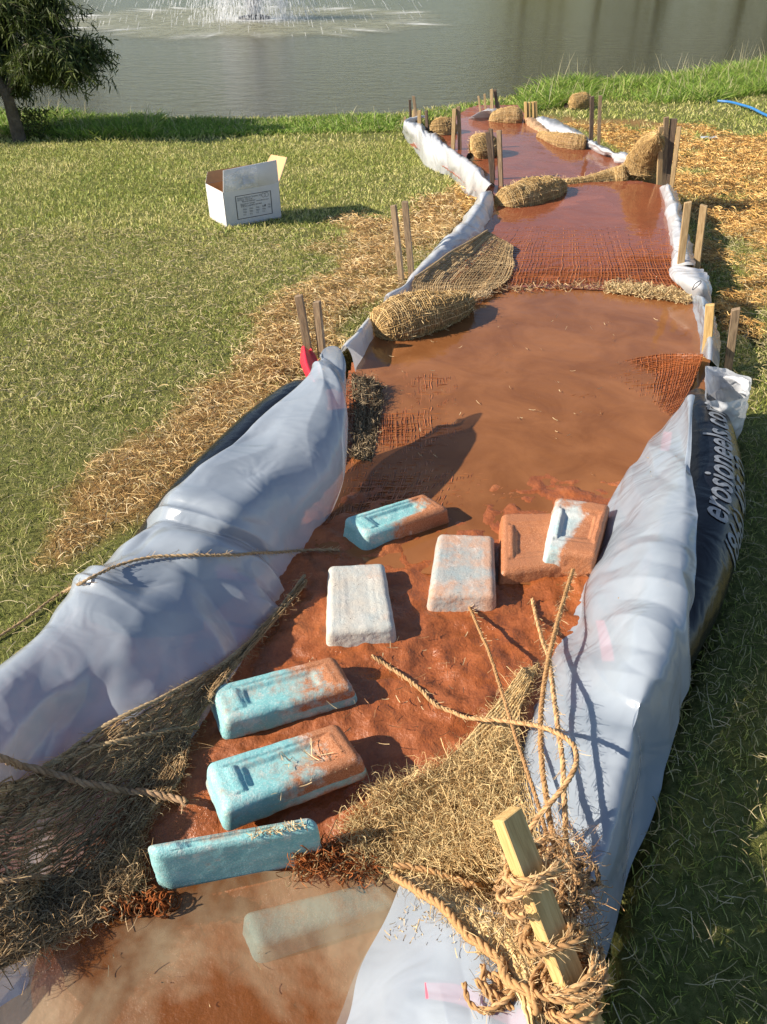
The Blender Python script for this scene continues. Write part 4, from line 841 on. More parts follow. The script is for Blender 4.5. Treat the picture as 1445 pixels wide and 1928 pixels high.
# knots about the leaning stake
SB = P(1118, 1960, .20); ST = P(955, 1533, .44); sax = (ST - SB) / np.linalg.norm(ST - SB)
sx = np.cross(sax, [0, 0, 1.]); sx /= np.linalg.norm(sx); sy = np.cross(sax, sx)
def coil(t0, t1, turns, R0, wob, seed, sq=(.03, .02)):
    r_ = np.random.default_rng(seed); n = int(60 * turns) + 20; a = np.linspace(0, turns * 2 * np.pi, n); s = np.linspace(t0, t1, n)
    wv = 1 + (n2(a * .4, a * 0 + seed, 1.3, 2, seed) - .5) * wob
    return SB + (ST - SB) * s[:, None] + (np.cos(a) * sq[0] * wv)[:, None] * sx + (np.sin(a) * sq[1] * wv)[:, None] * sy + sax * (np.sin(a * .7 + seed) * .012)[:, None]
kr = root('twine_knot', coil(.5, .5, 1, .004, 0, 1).mean(0), 'tangle of knotted brown twine wrapped round the leaning foreground stake', 'twine knot')
parts = []
for (a0, a1, tn, sd, sq) in [(.78, .70, 2.2, 1, (.042, .034)), (.72, .66, 1.6, 4, (.055, .04)), (.50, .44, 2.2, 2, (.045, .036)), (.32, .22, 3.2, 3, (.04, .034)), (.30, .2, 2.5, 7, (.055, .04)), (.26, .18, 2.0, 9, (.045, .045))]:
    parts += ropegeo(coil(a0, a1, tn, .005, 1.0, sd, sq), .0052, 2, fz=420)
v, q, c = join(parts); mk('stake_lashing', v, q, M_jute, kr, col=c)
parts = []; 
def tangle(cen, rad, n, R0, seed, cols=RC, zf=.6, aim=None):
    r_ = np.random.default_rng(seed); out = []
    for k in range(n):
        pts = cen + r_.normal(size=(7, 3)) * np.array([rad, rad, rad * zf]) * .55
        if aim is not None: pts += np.linspace(-.5, .5, 7)[:, None] * np.array(aim)
        out += ropegeo(cr(pts, 90), R0, 2, fz=330, cols=cols)
    return out
DK = [(.24, .14, .08), (.38, .24, .13), (.17, .11, .065)]
parts = tangle(P(1072, 1640, .25), .035, 7, .0046, 1, RC + DK, aim=(.01, -.05, .0)) + tangle(P(1070, 1745, .24), .03, 6, .0046, 5, RC + DK, aim=(.0, -.1, .0)) + tangle(P(1078, 1790, .23), .035, 6, .0046, 2, RC + DK) + tangle(P(1050, 1850, .2), .035, 6, .005, 3, aim=(.02, -.06, 0)) \
      + tangle(P(985, 1655, .24), .03, 4, .0046, 8, aim=(.04, -.03, 0)) + tangle(P(960, 1870, .2), .035, 5, .0046, 11, aim=(.08, -.02, 0)) + tangle(P(1040, 1920, .2), .03, 4, .005, 13, RC + DK, aim=(.02, -.1, 0))
for ln in ([(1066, 1590, .25), (1082, 1640, .25), (1075, 1700, .24), (1080, 1760, .23), (1060, 1830, .2)], [(1046, 1600, .25), (1060, 1650, .25), (1056, 1720, .25), (1066, 1790, .22)],
           [(985, 1600, .22), (975, 1660, .22), (985, 1720, .21), (1000, 1790, .21), (1040, 1830, .2)], [(1030, 1570, .22), (1010, 1640, .23), (990, 1700, .22), (975, 1780, .2), (990, 1830, .19)],
           [(1050, 1800, .22), (1075, 1770, .25), (1092, 1742, .27)], [(930, 1845, .17), (960, 1850, .19), (1010, 1840, .21), (1050, 1825, .21)], [(1005, 1880, .19), (1020, 1930, .18), (1040, 1990, .16)], [(985, 1600, .25), (1010, 1585, .27), (1050, 1580, .27), (1075, 1600, .26)]):
    parts += ropegeo(path([tuple(x) for x in ln], 0, 80), .0050, 2, fz=360)
v, q, c = join(parts); mk('tangled_twine', v, q, M_jute, kr, col=c)
gp = np.array([np.concatenate([[*P(a, b, z)]]) for a, b, z in [(1060, 1600, .25), (1080, 1680, .24), (1070, 1780, .23), (1030, 1860, .2), (980, 1700, .22)]])
pp = gp[rng.integers(0, 5, 1800)] + rng.normal(size=(1800, 3)) * .022; dr = rng.normal(size=(1800, 3)) * .014; k = np.linspace(0, 1, 5)[None, :, None]
v, q, c = strands(pp[:, None] + dr[:, None] * k + rng.normal(size=(1800, 1, 3)) * .01 * np.sin(k * 3.1), np.full(1800, .00055), 2, pick(RC + DK + [(.6, .5, .34)], 1800)); mk('loose_fibres', v, [q], M_jute, kr, col=c)

# ------------------------------------------------------------------ red strap, pink ribbons, clip, litter
Gd = loft([[(574, 658, .10), (579, 662, .12), (586, 658, .11), (588, 656, .10)], [(572, 685, .09), (582, 690, .11), (594, 684, .11), (599, 678, .10)], [(580, 712, .09), (588, 716, .11), (597, 708, .12), (603, 700, .11)], [(586, 724, .07), (590, 724, .09), (594, 722, .11), (600, 716, .10)]], 30, 24)
Gd[..., 2] += np.sin(np.linspace(0, 2 * np.pi, 24))[None] * .012; Gd += [0, -.03, .27 - .10]
Gd = Gd * [1.2, 1, 1.2] + (np.array([*PYd(586, 690, 2.86)]) - (Gd * [1.2, 1, 1.2]).mean((0, 1)))
tag(mk('red_strap', Gd, [gridf(30, 24)], M_red, origin=Gd.reshape(-1, 3).mean(0)), 'bright red folded strap hanging on the brown stake by the plastic peak', 'strap')
def ribbon(rows, label, lift=.004):
    Gd = zdense(rows, 30, 20, -.0055, 20, 20); o = Gd.reshape(-1, 3).mean(0)
    return tag(mk('pink_ribbon', Gd, [gridf(30, 20)], M_pink, origin=o), label, 'ribbon')
BVH = build_bvh()
ribbon([[(800, 1850), (860, 1853), (905, 1870), (960, 1890), (1000, 1912)], [(802, 1880), (860, 1890), (905, 1908), (960, 1930), (1000, 1950)]], 'wide pink ribbon under the short crumpled sheet at the bottom')
ribbon([[(1122, 1168), (1138, 1168)], [(1128, 1200), (1150, 1205)], [(1134, 1245), (1158, 1245)]], 'pink ribbon glimpsed through lower part of right plastic sheet')
ribbon([[(1250, 812), (1266, 814)], [(1246, 830), (1264, 832)], [(1244, 848), (1260, 850)]], 'small pink ribbon glimpsed near top of right plastic sheet')
ribbon([[(405, 1065), (430, 1062), (450, 1078)], [(410, 1088), (440, 1092), (480, 1098)]], 'crumpled pink ribbon glimpsed through the left plastic sheet')
C = path([(1304, 545, .16), (1309, 535, .175), (1318, 529, .175), (1320, 532, .17), (1311, 541, .165), (1305, 546, .16)], 0, 50); v, q, c = strands(C[None], np.array([.0022]), 5, [(.02, .02, .03)])
tag(mk('wire_clip', v, [q], M_ink, origin=C.mean(0)), 'thin black wire clip on the crumpled white flap', 'clip')
C = path([(1455, 222, -.27), (1435, 213, -.27), (1415, 203, -.27), (1395, 197, -.28), (1375, 192, -.29), (1352, 190, -.3)], 0, 60); v, q, c = strands(C[None], np.array([.016]), 8, [(.03, .1, .3)])
tag(mk('blue_hose', v, [q], M_blue, origin=C.mean(0)), 'blue hose half hidden in grass at upper right', 'hose')
c0 = PG(np.array(1335.), np.array(264.)); Gd = c0 + np.stack(np.meshgrid(np.linspace(-.09, .09, 14), np.linspace(-.045, .045, 8), indexing='ij') + [np.zeros((14, 8))], -1); Gd[..., 2] += .03 + (fbm(Gd * 30, 2) - .5) * .04
tag(mk('litter_scrap', Gd, [gridf(14, 8)], M_poly2, origin=c0), 'small white scrap of litter lying on straw at upper right', 'litter')

# ------------------------------------------------------------------ cardboard box
bl, br = PG(np.array(428.), np.array(429.)), PG(np.array(531.), np.array(413.))
bf = PG(np.array(393.), np.array(411.)); ex = (br - bl); ex[2] = 0; Wd = np.linalg.norm(ex); ex /= Wd; ey = (bf - bl); ey[2] = 0; ey -= ex * (ey @ ex); ey /= np.linalg.norm(ey); Dp = .30; Hh = .245
rb = root('cardboard_box', bl, 'open white cardboard box with a printed panel standing on the lawn', 'box')
def quad_slab(p, t=.004, n=10, bend=0):
    """p: 4 corners; thin slab, slightly bowed"""
    p = np.array(p, float); s = np.linspace(0, 1, n); U_, V_ = np.meshgrid(s, s, indexing='ij')
    g = (p[0] * ((1 - U_) * (1 - V_))[..., None] + p[1] * (U_ * (1 - V_))[..., None] + p[2] * (U_ * V_)[..., None] + p[3] * ((1 - U_) * V_)[..., None]); nn = np.cross(p[1] - p[0], p[3] - p[0]); nn /= np.linalg.norm(nn)
    g = g + nn * (np.sin(U_ * np.pi) * np.sin(V_ * np.pi) * bend)[..., None]; h = g - nn * t
    V = np.concatenate([g.reshape(-1, 3), h.reshape(-1, 3)]); f = gridf(n, n); N = n * n; Q = [f, f[:, ::-1] + N]
    e = np.concatenate([np.arange(n), np.arange(1, n) * n + n - 1, (n - 1) * n + np.arange(n - 2, -1, -1), np.arange(n - 2, 0, -1) * n]); e2 = np.roll(e, -1); Q.append(np.stack([e, e + N, e2 + N, e2], -1))
    return V, np.concatenate(Q), g, nn
up = np.array([0, 0, 1.0]); A0 = bl.copy(); B0 = bl + ex * Wd; C0 = B0 + ey * Dp; D0 = A0 + ey * Dp; hh = up * Hh
def card(p, outer, inner, nm, bend=0, t=.004):
    V, Q, g, nn = quad_slab(p, t, 10, bend); o = mk(nm, V, [Q], outer, rb, smooth=False); o.data.materials.append(inner)
    nq = 81; idx = np.zeros(len(Q), int); idx[nq:2 * nq] = 1; o.data.polygons.foreach_set('material_index', idx.astype(np.int32)); return o
card([A0, B0, B0 + hh, A0 + hh], M_white, M_kraft, 'front_panel'); card([D0, A0, A0 + hh, D0 + hh], M_white, M_kraft, 'side_panel'); card([B0, C0, C0 + hh, B0 + hh], M_white, M_kraft, 'side_panel')
card([C0, D0, D0 + hh * 1.0, C0 + hh * 1.0], M_white, M_kraft, 'back_panel'); card([A0 + up * .004, D0 + up * .004, C0 + up * .004, B0 + up * .004], M_kraft, M_white, 'bottom_panel')
a = A0 + hh; b = B0 + hh
card([a + ex * .005, b, b + up * .165 - ey * .02 - ex * .015, a + up * .145 - ey * .01 + ex * .02], M_white, M_kraft, 'top_flap', .02)
card([b, C0 + hh, C0 + hh + ex * .11 + up * .13 + ey * .0, b + ex * .075 + up * .17 - ey * .02], M_white, M_kraft, 'side_flap')
card([A0 + hh - up * .002 + ex * .006 + ey * .01, D0 + hh - up * .002 + ex * .006 - ey * .01, D0 + hh + ex * .03 - up * .13 - ey * .01, A0 + hh + ex * .03 - up * .13 + ey * .01], M_kraft, M_kraft, 'side_flap', .0, .003)
card([C0 + hh, D0 + hh, D0 + hh + up * .07 + ex * .04 + ey * .03, C0 + hh + up * .07 - ex * .02 + ey * .05], M_white, M_kraft, 'back_flap')
# printed label on the front panel
nrm = -np.cross(ex, up); nrm = np.cross(up, ex) * -1 if (np.cross(ex, up) @ ey) > 0 else np.cross(ex, up)
fn = -ey
def onfront(u, v, lift=.0012): return A0 + ex * (u * Wd) + up * (v * Hh) + fn * lift
LB = root.__call__ if False else None
lu0, lu1, lv0, lv1 = .20, .84, .17, .84; lw = .013
Vs, Qs = [], []
def bar(u0, u1, v0, v1):
    k = len(Vs) * 4; Vs.append([onfront(u0, v0), onfront(u1, v0), onfront(u1, v1), onfront(u0, v1)]); Qs.append([k, k + 1, k + 2, k + 3])
bar(lu0, lu1, lv0, lv0 + lw * 1.3); bar(lu0, lu1, lv1 - lw * 1.3, lv1); bar(lu0, lu0 + lw, lv0 + .018, lv1 - .018); bar(lu1 - lw, lu1, lv0 + .018, lv1 - .018)
lab = mk('printed_panel', np.array(Vs).reshape(-1, 3), [np.array(Qs)], M_ink, rb, smooth=False)
M_ink2 = m_simple('grey_ink', (.16, .17, .19), .6)
def txt(s, u, v, size):
    tv, tf = text_mesh(s, size, 0, size * .01); tv, tf = sub_text(tv, tf, 0); W = onfront(u, v, .0014) + tv[:, :1] * ex + tv[:, 1:2] * up; return W, tf
parts, off = [], 0; TV, TF = [], []
for s, u, v, z in [('Applied Polymer Systems, Inc.', .23, .745, .0165), ('Silt Stop  Floc Log', .23, .69, .0165), ('Material Number', .31, .635, .0155), ('www.siltstop.com', .56, .60, .0145), ('Woodstock, Georgia', .28, .57, .0135), ('Phone', .28, .535, .0135), ('(678) 494-5998', .28, .50, .0135), ('(866) 200-9868', .47, .51, .0135)] + \
        [(t_, .31 + i * .115, .41 - j * .075, .015) for i in range(4) for j, t_ in enumerate(('703d', '706b', '712'))] + [('730', .76, .43, .015), ('740', .76, .36, .015)]:
    W, tf = txt(s, u, v, z); TV.append(W); TF.append(tf + off); off += len(W)
mk('printed_text', np.concatenate(TV), [np.concatenate(TF)], M_ink2, lab, smooth=False, origin=None) if False else None
def child2(name, V, faces, m, par, rt_):
    o = mk(name, np.asarray(V).reshape(-1, 3) - np.array(rt_['_o']), faces, m, smooth=False); o.parent = par; return o
child2('printed_text', np.concatenate(TV), [np.concatenate(TF)], M_ink2, lab, rb)
th = np.linspace(0, 2 * np.pi, 14, endpoint=False); dot = onfront(.715, .45, .0016) + np.cos(th)[:, None] * ex * .006 + np.sin(th)[:, None] * up * .007
lo = []
for cu_, rr_ in ((.70, .016), (.76, .016)):
    c_ = onfront(cu_, .745, .0015)
    for r_ in (rr_, rr_ * .8): lo.append(c_ + np.cos(th)[:, None] * ex * r_ + np.sin(th)[:, None] * up * r_)
o_ = child2('ink_dot', dot, [np.array([[0, i, i + 1] for i in range(1, 13)])], M_ink, lab, rb)
i = np.arange(14); j = (i + 1) % 14; child2('round_emblem', np.concatenate(lo), [np.concatenate([np.stack([i, j, j + 14, i + 14], -1), np.stack([i + 28, j + 28, j + 42, i + 42], -1)])], M_ink2, lab, rb)
# shipping label on the flap and a folded plastic bag over its edge
def onflap(u, v, lift=.006):
    t_ = np.array([a + ex * .005, b, b + up * .17 - ey * .02 - ex * .01, a + up * .135 - ey * .01 + ex * .01]); return (t_[0] * (1 - u) * (1 - v) + t_[1] * u * (1 - v) + t_[2] * u * v + t_[3] * (1 - u) * v) + fn * lift
M_lab = m_simple('pale_blue_label', (.42, .50, .68), .5); Vs = np.array([onflap(.33, .25, .019), onflap(.55, .25, .019), onflap(.55, .62, .019), onflap(.33, .62, .019)])
mk('shipping_label', Vs, [np.array([[0, 1, 2, 3]])], M_lab, rb, smooth=False)
Gd = np.array([[onflap(u, v, .024 + .01 * math.sin(u * 9 + v * 4)) for v in np.linspace(.1, 1.06 - (1 - u / .4) * .28 if u < .4 else 1.02, 20)] for u in np.linspace(.0, .58, 40)])
Gd = Gd + fn * ((1 - np.abs(2 * n2(np.linspace(0, 1, 40)[:, None], np.linspace(0, 1, 20)[None], 9, 2, 3.) - 1)) * .012)[..., None]
m_, N_, L_, b_ = mat('clear_tape_film'); b_.inputs['Base Color'].default_value = (.8, .82, .86, 1); b_.inputs['Roughness'].default_value = .12; b_.inputs['Alpha'].default_value = .35
mk('clear_film', Gd, [gridf(40, 20)], m_, rb)

# ------------------------------------------------------------------ grass, straw
def scatter(n, x0, x1, y0, y1):
    x = rng.uniform(x0, x1, n); y = rng.uniform(y0, y1, n); p = np.stack([x, y, Gz(y)], -1); px, py, d = proj(p)
    k = (px > -260) & (px < 1720) & (py > -50) & (py < 2150) & (d > .2) & ~trenchmask(x, y) & (y < shore(x) + .15)
    return p[k]
GCOL = [(.36, .38, .09), (.48, .49, .14), (.23, .30, .055), (.66, .58, .24), (.76, .66, .33)]
def blades(p, L, wdt, cols, lean=.6, curl=.5, flat=0.):
    n = len(p); a = rng.uniform(0, 6.283, n); h = np.stack([np.cos(a), np.sin(a), a * 0], -1); L = L * rng.uniform(.55, 1.25, n); le = rng.uniform(.1, 1, n) * lean
    k = np.array([0, .38, .72, 1.0]); hor = (le[:, None] * k + curl * le[:, None] * k**2) * L[:, None]; ver = (k - .35 * curl * k**2) * L[:, None] * np.sqrt(np.clip(1 - le[:, None]**2 * .75, .08, 1))
    Pn = p[:, None] + h[:, None] * hor[..., None]; Pn[..., 2] += ver - .003
    ww = (wdt * rng.uniform(.7, 1.3, n))[:, None] * np.array([1, .9, .6, .08]) / 2; ref = np.stack([-np.sin(a + rng.normal(size=n)), np.cos(a), a * 0 + rng.normal(size=n) * .3], -1)
    return strands(Pn, ww, 2, cols, ref=np.cross(ref, [0, 0, 1.]) + [0, 0, .6])
boxc = (bl + br) / 2 + ey * .15
def grasscols(p, dry=0.):
    n = len(p); g = n2(p[:, 0], p[:, 1], 1.3, 3, 4.0) * .7 + n2(p[:, 0], p[:, 1], 7, 2, 8.) * .3; s = straw_density(p[:, 0], p[:, 1]); t = np.clip(sst(.35, .65, g + rng.normal(size=n) * .08 + dry) * .55 + s * .5, 0, 1)
    gr = pick(GCOL[:3], n, jit=.25); dr = pick(GCOL[3:], n, jit=.25); m_ = (rng.random(n) < t)[:, None]; mixc = np.where(m_, dr, gr)
    return mixc * .72 + (gr * (1 - t[:, None]) + dr * t[:, None]) * .28
parts = []
for (n, x0, x1, y0, y1, L, wd) in [(75000, -2.6, 2.2, .45, 2.6, .024, .0021), (170000, -4.2, 3.6, 2.6, 5.2, .024, .0032), (130000, -6.5, 6.5, 5.2, 9.0, .034, .0062), (60000, -8.5, 11, 9.0, 14, .05, .010)]:
    p = scatter(n, x0, x1, y0, y1); p = p[~((np.abs((p - boxc) @ ex) < Wd / 2 + .0) & (np.abs((p - boxc) @ ey) < .15))]
    s = straw_density(p[:, 0], p[:, 1]); p = p[rng.random(len(p)) > s * .8]
    tall = n2(p[:, 0], p[:, 1], 4, 2, 5.)
    parts.append(blades(p, L * (.7 + .7 * tall), wd, grasscols(p), .85, .45))
v, q, c = join(parts); tag(mk('grass', v, q, M_grass, col=c), kind='stuff')
# straw lying about
STC = [(.62, .41, .17), (.72, .53, .25), (.48, .30, .12), (.34, .20, .09), (.78, .62, .36)]
def lying(p, L, wd, cols, lift=.02, k=5):
    n = len(p); a = rng.uniform(0, 6.283, n); h = np.stack([np.cos(a), np.sin(a), rng.normal(size=n) * .28], -1); L = L * rng.uniform(.4, 1.4, n); s = np.linspace(-.5, .5, k)
    side = np.stack([-np.sin(a), np.cos(a), a * 0], -1); Pn = p[:, None] + h[:, None] * (L[:, None] * s)[..., None] + side[:, None] * ((rng.normal(size=n) * .12 * L)[:, None] * (s**2 * 4 - .5))[..., None]
    Pn[..., 2] += (rng.uniform(0, 1, n)**1.3 * lift)[:, None] + .004 + (np.abs(rng.normal(size=n)) * .12 * L)[:, None] * (1 - s**2 * 4)
    return strands(Pn, wd * rng.uniform(.6, 1.3, n) / 2, 2, cols)
parts = []
for (n, x0, x1, y0, y1, L, wd, pr_) in [(62000, -2.2, 2.2, .9, 2.9, .05, .0018, 1), (150000, -2.6, 4.2, 2.9, 5.6, .055, .0025, 1), (90000, -1.5, 6, 5.6, 10, .06, .0045, 1)]:
    p = scatter(n, x0, x1, y0, y1); s = straw_density(p[:, 0], p[:, 1]); cl = .05 + 1.4 * n2(p[:, 0], p[:, 1], 9, 2, 2.); p = p[rng.random(len(p)) < s * cl]; n = len(p)
    cc = pick(STC, n, jit=.25); rt_ = ((p[:, 0] > .6) & (p[:, 1] > 2.3))[:, None]; cc = np.where(rt_, cc * [1.08, .95, .70], cc)
    mound = n2(p[:, 0], p[:, 1], 7, 2, 6.); p[:, 2] += np.clip(mound - .4, 0, 1) * .12 * straw_density(p[:, 0], p[:, 1]); parts.append(lying(p, L, wd, cc, .03))
v, q, c = join(parts); tag(mk('straw', v, q, M_straw, col=c), kind='stuff')
# sparse thatch in the lawn, dry stems
parts = []
for (n, x0, x1, y0, y1, L, wd) in [(14000, -2.6, 2.2, .45, 2.6, .05, .0016), (26000, -4.2, 3.6, 2.6, 5.5, .045, .003)]:
    p = scatter(n, x0, x1, y0, y1); parts.append(lying(p, L, wd, pick([(.40, .33, .17), (.30, .25, .12), (.5, .42, .25)], len(p)), .025))
v, q, c = join(parts); tag(mk('dry_thatch', v, q, M_straw, col=c), kind='stuff')
# debris caught on the sheets and blocks
parts = []
def bits(rows, n, L, cols, r=.0009):
    Gd = zgrid(rows, 16, 16, None, .003); p = samp(Gd, rng.random(n), rng.random(n)); a = rng.uniform(0, 6.28, n); k = np.linspace(-.5, .5, 4); h = np.stack([np.cos(a), np.sin(a), rng.normal(size=n) * .2], -1)
    Pn = p[:, None] + h[:, None] * (L * rng.uniform(.3, 1.3, n)[:, None] * k)[..., None]; Pn[..., 2] += .004 + (k**2)[None] * .01; return strands(Pn, np.full(n, r), 2, pick(cols, n))
SC = [(.6, .48, .28), (.5, .36, .2)]
parts = [bits([[(540, 1420), (640, 1400)], [(520, 1500), (660, 1450)]], 34, .035, SC), bits([[(470, 1570), (570, 1552)], [(470, 1580), (580, 1560)]], 60, .02, SC), bits([[(1220, 850), (1290, 860)], [(1150, 1180), (1290, 1190)]], 50, .008, SC, .0016),
         bits([[(770, 1700), (860, 1740)], [(720, 1770), (860, 1800)]], 60, .012, SC), bits([[(560, 1240), (640, 1250)], [(600, 1300), (650, 1310)]], 25, .012, SC), bits([[(1120, 1430), (1170, 1430)], [(1100, 1750), (1130, 1760)]], 26, .012, [(.7, .7, .68)], .0014),
         bits([[(700, 640), (1000, 600), (1250, 600)], [(700, 900), (950, 850), (1120, 900)]], 60, .022, SC), bits([[(640, 1220), (950, 1180)], [(520, 1430), (850, 1400)]], 70, .025, SC + [(.3, .15, .07)]), bits([[(150, 1800), (620, 1720)], [(100, 1920), (560, 1900)]], 9, .018, SC)]
v, q, c = join(parts); tag(mk('dry_grass_bits', v, q, M_straw, col=c), kind='stuff')
# tall shore grass
x = rng.uniform(-9, 14, 90000); off = rng.uniform(0, 1, 90000); y = shore(x) + .25 - off * (1.2 + .8 * n2(x, x * 0, .6, 2, 3.) + .9 * sst(2, 5, x)); p = np.stack([x, y, Gz(y) - sst(-.25, .9, y - shore(x)) * 1.3], -1)
px, py, d = proj(p); keep = (px > -200) & (px < 1650) & ~trenchmask(x, y) & ((off > .25) | (rng.random(len(x)) < .8)); keep &= ~((px > 745) & (px < 985) & (rng.random(len(x)) < .75)); keep &= ~((px > 1110) & (px < 1220) & (off > .45) & (rng.random(len(x)) < .8))
p = p[keep]; off = off[keep]; px = px[keep]; hgt = .10 + .22 * n2(p[:, 0], p[:, 1], 1.6, 3, 2.) * (1 - off * .6); hgt = hgt * (1 - .45 * ((px > 300) & (px < 980))) + .08 * sst(1150, 1445, px) + .08 * ((px > 1030) & (px < 1110))
cc = pick([(.20, .32, .045), (.30, .42, .07), (.14, .23, .04), (.42, .42, .16)], len(p), [.35, .3, .2, .15], .25); parts = [blades(p, hgt, .010, cc, .75, .7)]
sel = rng.random(len(p)) < .012; ps = p[sel]; parts.append(blades(ps, hgt[sel] * 1.9, .007, pick([(.5, .45, .28)], len(ps)), .35, .5))
v, q, c = join(parts); tag(mk('tall_grass', v, q, M_grass, col=c), kind='stuff')

# ------------------------------------------------------------------ trees
def leafmesh(p, L, wd, cols, droop=.8):
    n = len(p); d = rng.normal(size=(n, 3)); d[:, 2] -= droop; d /= np.linalg.norm(d, axis=1, keepdims=True); L = L * rng.uniform(.6, 1.3, n); k = np.array([0, .35, .75, 1.]); Pn = p[:, None] + d[:, None] * (L[:, None] * k)[..., None]; Pn[..., 2] -= (L[:, None] * k**2) * .2
    return strands(Pn, (wd * rng.uniform(.7, 1.2, n))[:, None] * np.array([.35, 1, .8, .1]) / 2, 2, cols)
def limb(C, r0, r1, n=14):
    C = cr(np.array(C), n); return strands(C[None], np.linspace(r0, r1, n)[None], 8, [(.1, .08, .06)], ref=[[1, .2, .1]])
base = PG(np.array(38.), np.array(266.)); tr = root('tree', base, 'small drooping narrow-leaved tree leaning at left edge of the pond bank', 'tree')
t1 = PYd(8, 170, base[1] - .03); t2 = t1 + [-.25, .15, .5]; t3 = t2 + [-.15, .15, .45]
parts = [limb([base - [0, 0, .05], (base + t1) / 2 + [.01, 0, 0], t1, t2, t3], .078, .03, 24)]; tips = []; tk = cr(np.array([t1 - (t1 - base) * .12, t1, t2, t3]), 50)
for k in range(64):
    f = rng.uniform(.0, 1.0)**1.3; st = tk[int((.06 + f * .9) * 49)]; a = rng.uniform(-.35, 3.5); Lh = rng.uniform(.45, .95)
    d = np.array([math.cos(a), math.sin(a) * .7, 0]); e = st + d * Lh + [0, 0, .15 + rng.uniform(-.3, .35)]; e[2] = max(e[2], .28 + .42 * Lh * (d[0] > 0)); md = (st + e) / 2 + [0, 0, .16]
    C = [st, md, e, e + d * .14 - [0, 0, .16]]; parts.append(limb(C, .015, .004, 10)); Cc = cr(np.array(C), 22)
    for i_ in range(4, 22):
        for _ in range(2):
            tw = rng.normal(size=3) * [.13, .13, .07] + d * .14; q_ = Cc[i_]; tips.append(q_ + np.linspace(0, 1, 9)[:, None] * tw - np.array([0, 0, 1]) * (np.linspace(0, 1, 9)[:, None]**2) * rng.uniform(.03, .12))
v, q, c = join(parts); mk('trunk', v, q, M_bark, tr)
tips = np.array(tips); v, q, c = strands(tips, np.full(len(tips), .0022), 3, pick([(.10, .09, .05)], len(tips))); V1 = (v, q, c)
lp = np.repeat(tips.reshape(-1, 3), 3, 0) + rng.normal(size=(tips.shape[0] * 27, 3)) * .022
V2 = leafmesh(lp, .085, .013, pick([(.06, .085, .018), (.08, .11, .025), (.045, .065, .015), (.15, .18, .05)], len(lp), [.35, .3, .25, .1], .25)); v, q, c = join([V1, V2]); mk('crown', v, q, M_grass, tr, col=c)
# reedy weeds at the foot of the tree
ws = PG(np.array([55., 70., 90., 1240. * 0 + 62]), np.array([262., 258., 260., 250.])); pw = ws[rng.integers(0, 4, 700)] + rng.normal(size=(700, 3)) * [.1, .06, .0] + np.array([0, 0, 1]) * rng.uniform(.02, .3, (700, 1))
v, q, c = leafmesh(pw, .05, .014, pick([(.06, .08, .02), (.1, .12, .03)], 700), -.2); tag(mk('weeds', v, [q], M_grass, col=c), kind='stuff')
# trees on the far bank, above the frame: they stand in the pond's reflection
FT = [(13, 84, 9), (19, 80, 13), (25, 82, 15), (31, 78, 14), (37, 82, 16), (44, 80, 15), (51, 83, 16), (59, 81, 15), (-33, 84, 9), (-41, 82, 11), (-50, 84, 12), (-60, 82, 12)]
for i_, (x_, y_, h_) in enumerate(FT):
    side = 'right' if x_ > 0 else 'left'; o = root('far_tree', (x_, y_, .7), f'broad green tree of about {h_} metres on the far {side} bank, number {i_ + 1} from the middle', 'tree', 'trees on the far bank')
    o['label'] = ['first', 'second', 'third', 'fourth', 'fifth', 'sixth', 'seventh', 'last'][i_ if x_ > 0 else i_ - 8] + ' broad leafy tree from the middle on the far ' + side + ' bank'
    b0 = np.array([x_, y_, .6]); parts = [limb([b0, b0 + [.2, 0, h_ * .3], b0 + [0, 0, h_ * .7]], .35, .1)]
    for k in range(7):
        a = rng.uniform(0, 6.28); parts.append(limb([b0 + [0, 0, h_ * .3], b0 + [math.cos(a) * h_ * .18, math.sin(a) * h_ * .18, h_ * .5], b0 + [math.cos(a) * h_ * .3, math.sin(a) * h_ * .3, h_ * .65]], .12, .04))
    v, q, c = join(parts); mk('trunk', v, q, M_bark, o)
    cl = rng.normal(size=(26, 3)); cl /= np.linalg.norm(cl, axis=1, keepdims=True); cl = b0 + [0, 0, h_ * .55] + cl * rng.uniform(.3, 1, (26, 1)) * [h_ * .60, h_ * .34, h_ * .42]
    lp = cl[rng.integers(0, 26, 2600)] + rng.normal(size=(2600, 3)) * h_ * .09; v, q, c = leafmesh(lp, .75, .5, pick([(.06, .09, .02), (.09, .12, .03), (.045, .065, .016)], 2600), .2); mk('crown', v, [q], M_grass, o, col=c)

# ------------------------------------------------------------------ fountain
fc = P(480, 36, -.5); fr = root('fountain', fc, 'white water fountain spraying out across the pond at the top', 'fountain')
m_, N_, L_, b_ = mat('spray'); b_.inputs['Base Color'].default_value = (.86, .88, .92, 1); b_.inputs['Roughness'].default_value = .3; b_.inputs['Alpha'].default_value = .4; M_spray = m_
th = np.linspace(0, 2 * np.pi, 32, endpoint=False); Vf = np.array([[[math.cos(t) * r_, math.sin(t) * r_, z_] for t in th] for r_, z_ in ((.5, -.05), (.52, .06), (.35, .1), (.1, .14))]) + fc
W, q, t = capped(Vf); mk('float', W, [q, t], M_ink, fr)
parts = []
n = 22000; a = rng.uniform(0, 6.283, n); R_ = rng.choice([1.2, 2.0, 3.2, 5.6], n, p=[.6, .25, .1, .05]) * rng.uniform(.75, 1.1, n); Hp = np.where(R_ < 2.6, rng.uniform(.6, 2.6, n), rng.uniform(1.4, 2.4, n)); s0 = rng.random(n)
sg = np.linspace(0, .02, 3)[None] + s0[:, None]; Pn = fc + np.stack([np.cos(a)[:, None] * R_[:, None] * sg, np.sin(a)[:, None] * R_[:, None] * sg, 4 * Hp[:, None] * sg * (1 - sg)], -1) + rng.normal(size=(n, 1, 3)) * .06
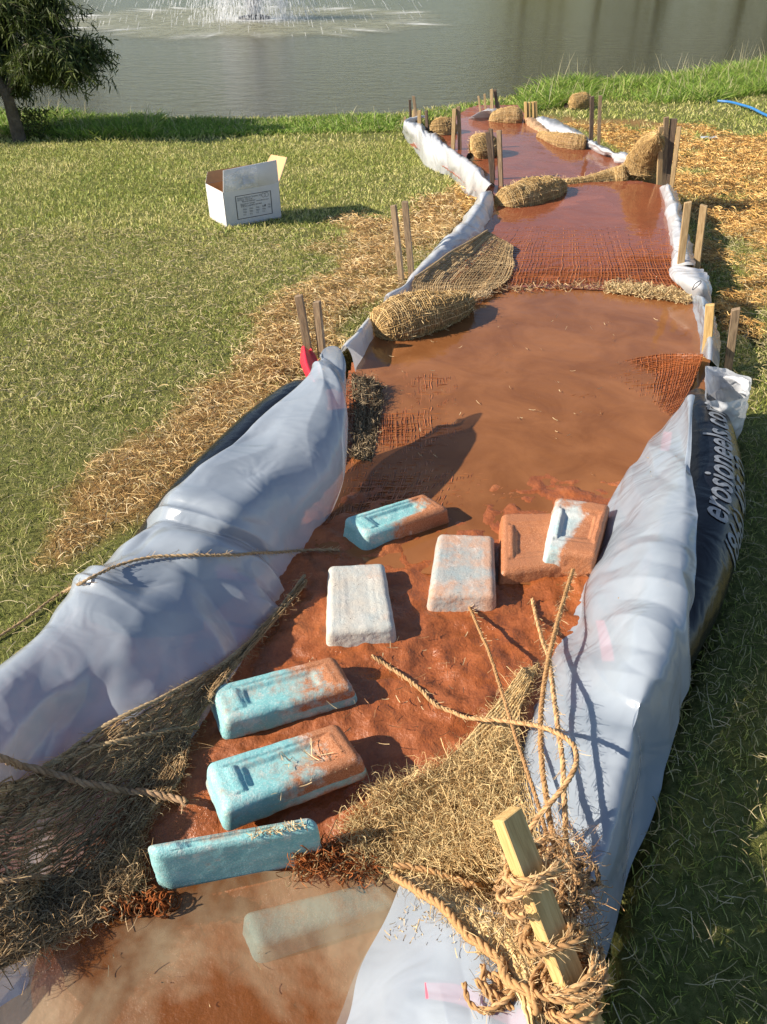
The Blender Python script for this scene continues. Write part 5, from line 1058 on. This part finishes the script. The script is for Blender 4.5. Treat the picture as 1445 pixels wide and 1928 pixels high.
v, q, c = strands(Pn, np.full(n, .006), 3, np.full((n, 3), .9)); mk('spray', v, [q], M_spray, fr)
# foam where the jets land: a low irregular sheet of froth on the water
nr, na = 60, 240; rr_ = np.linspace(.3, 8.2, nr)[:, None]; aa = np.linspace(0, 2 * np.pi, na, endpoint=False)[None]; V = np.stack([rr_ * np.cos(aa), rr_ * np.sin(aa), 0 * rr_ * aa + .012], -1)
V[..., 2] += (fbm(V * 3, 3) - .5) * .02
foam = np.zeros((nr, na)); lob = n2(np.cos(aa) * 2.4 + 5, np.sin(aa) * 2.4 + 5, 2.2, 2, 3.); st_ = n2(np.cos(aa) * 9 + 5, np.sin(aa) * 9 + 5, 1.5, 2, 5.)
edge = 5.8 + 2.8 * (lob - .4); foam = sst(0, 1.6, edge + .6 - rr_) * .62; ring = np.exp(-((rr_ - edge + .5) / .8)**2) * sst(.45, .7, st_) * .8; core = np.exp(-(rr_ / 1.2)**2)
col = np.stack([np.clip(foam, 0, 1), np.clip(ring * 1.1 + core * 1.5, 0, 1), foam * 0], -1)
m_, N_, L_, b_ = mat('froth'); at = nd(N_, 'ShaderNodeAttribute', attribute_name='col'); se = nd(N_, 'ShaderNodeSeparateColor'); L_.new(at.outputs['Color'], se.inputs[0])
L_.new(mix(N_, L_, se.outputs[1], (.40, .39, .25), (.85, .85, .8)), b_.inputs['Base Color']); b_.inputs['Roughness'].default_value = .45
nz = ramp(N_, L_, noise(N_, L_, 2.2, 5, .7), [(.3, (.3, .3, .3)), (.65, (1, 1, 1))]); mx = nd(N_, 'ShaderNodeMath', operation='MAXIMUM'); L_.new(se.outputs[0], mx.inputs[0]); L_.new(se.outputs[1], mx.inputs[1])
ml = nd(N_, 'ShaderNodeMath', operation='MULTIPLY'); L_.new(mx.outputs[0], ml.inputs[0]); L_.new(nz, ml.inputs[1]); L_.new(ml.outputs[0], b_.inputs['Alpha'])
mk('froth', V + fc, [gridf(nr, na, True)], m_, fr, col=col)

for o in bpy.data.objects:
    if o.name.startswith(('loose_straw', 'loose_fibres', 'curled_fringe')): o['kind'] = 'stuff'
    if '_o' in o: del o['_o']
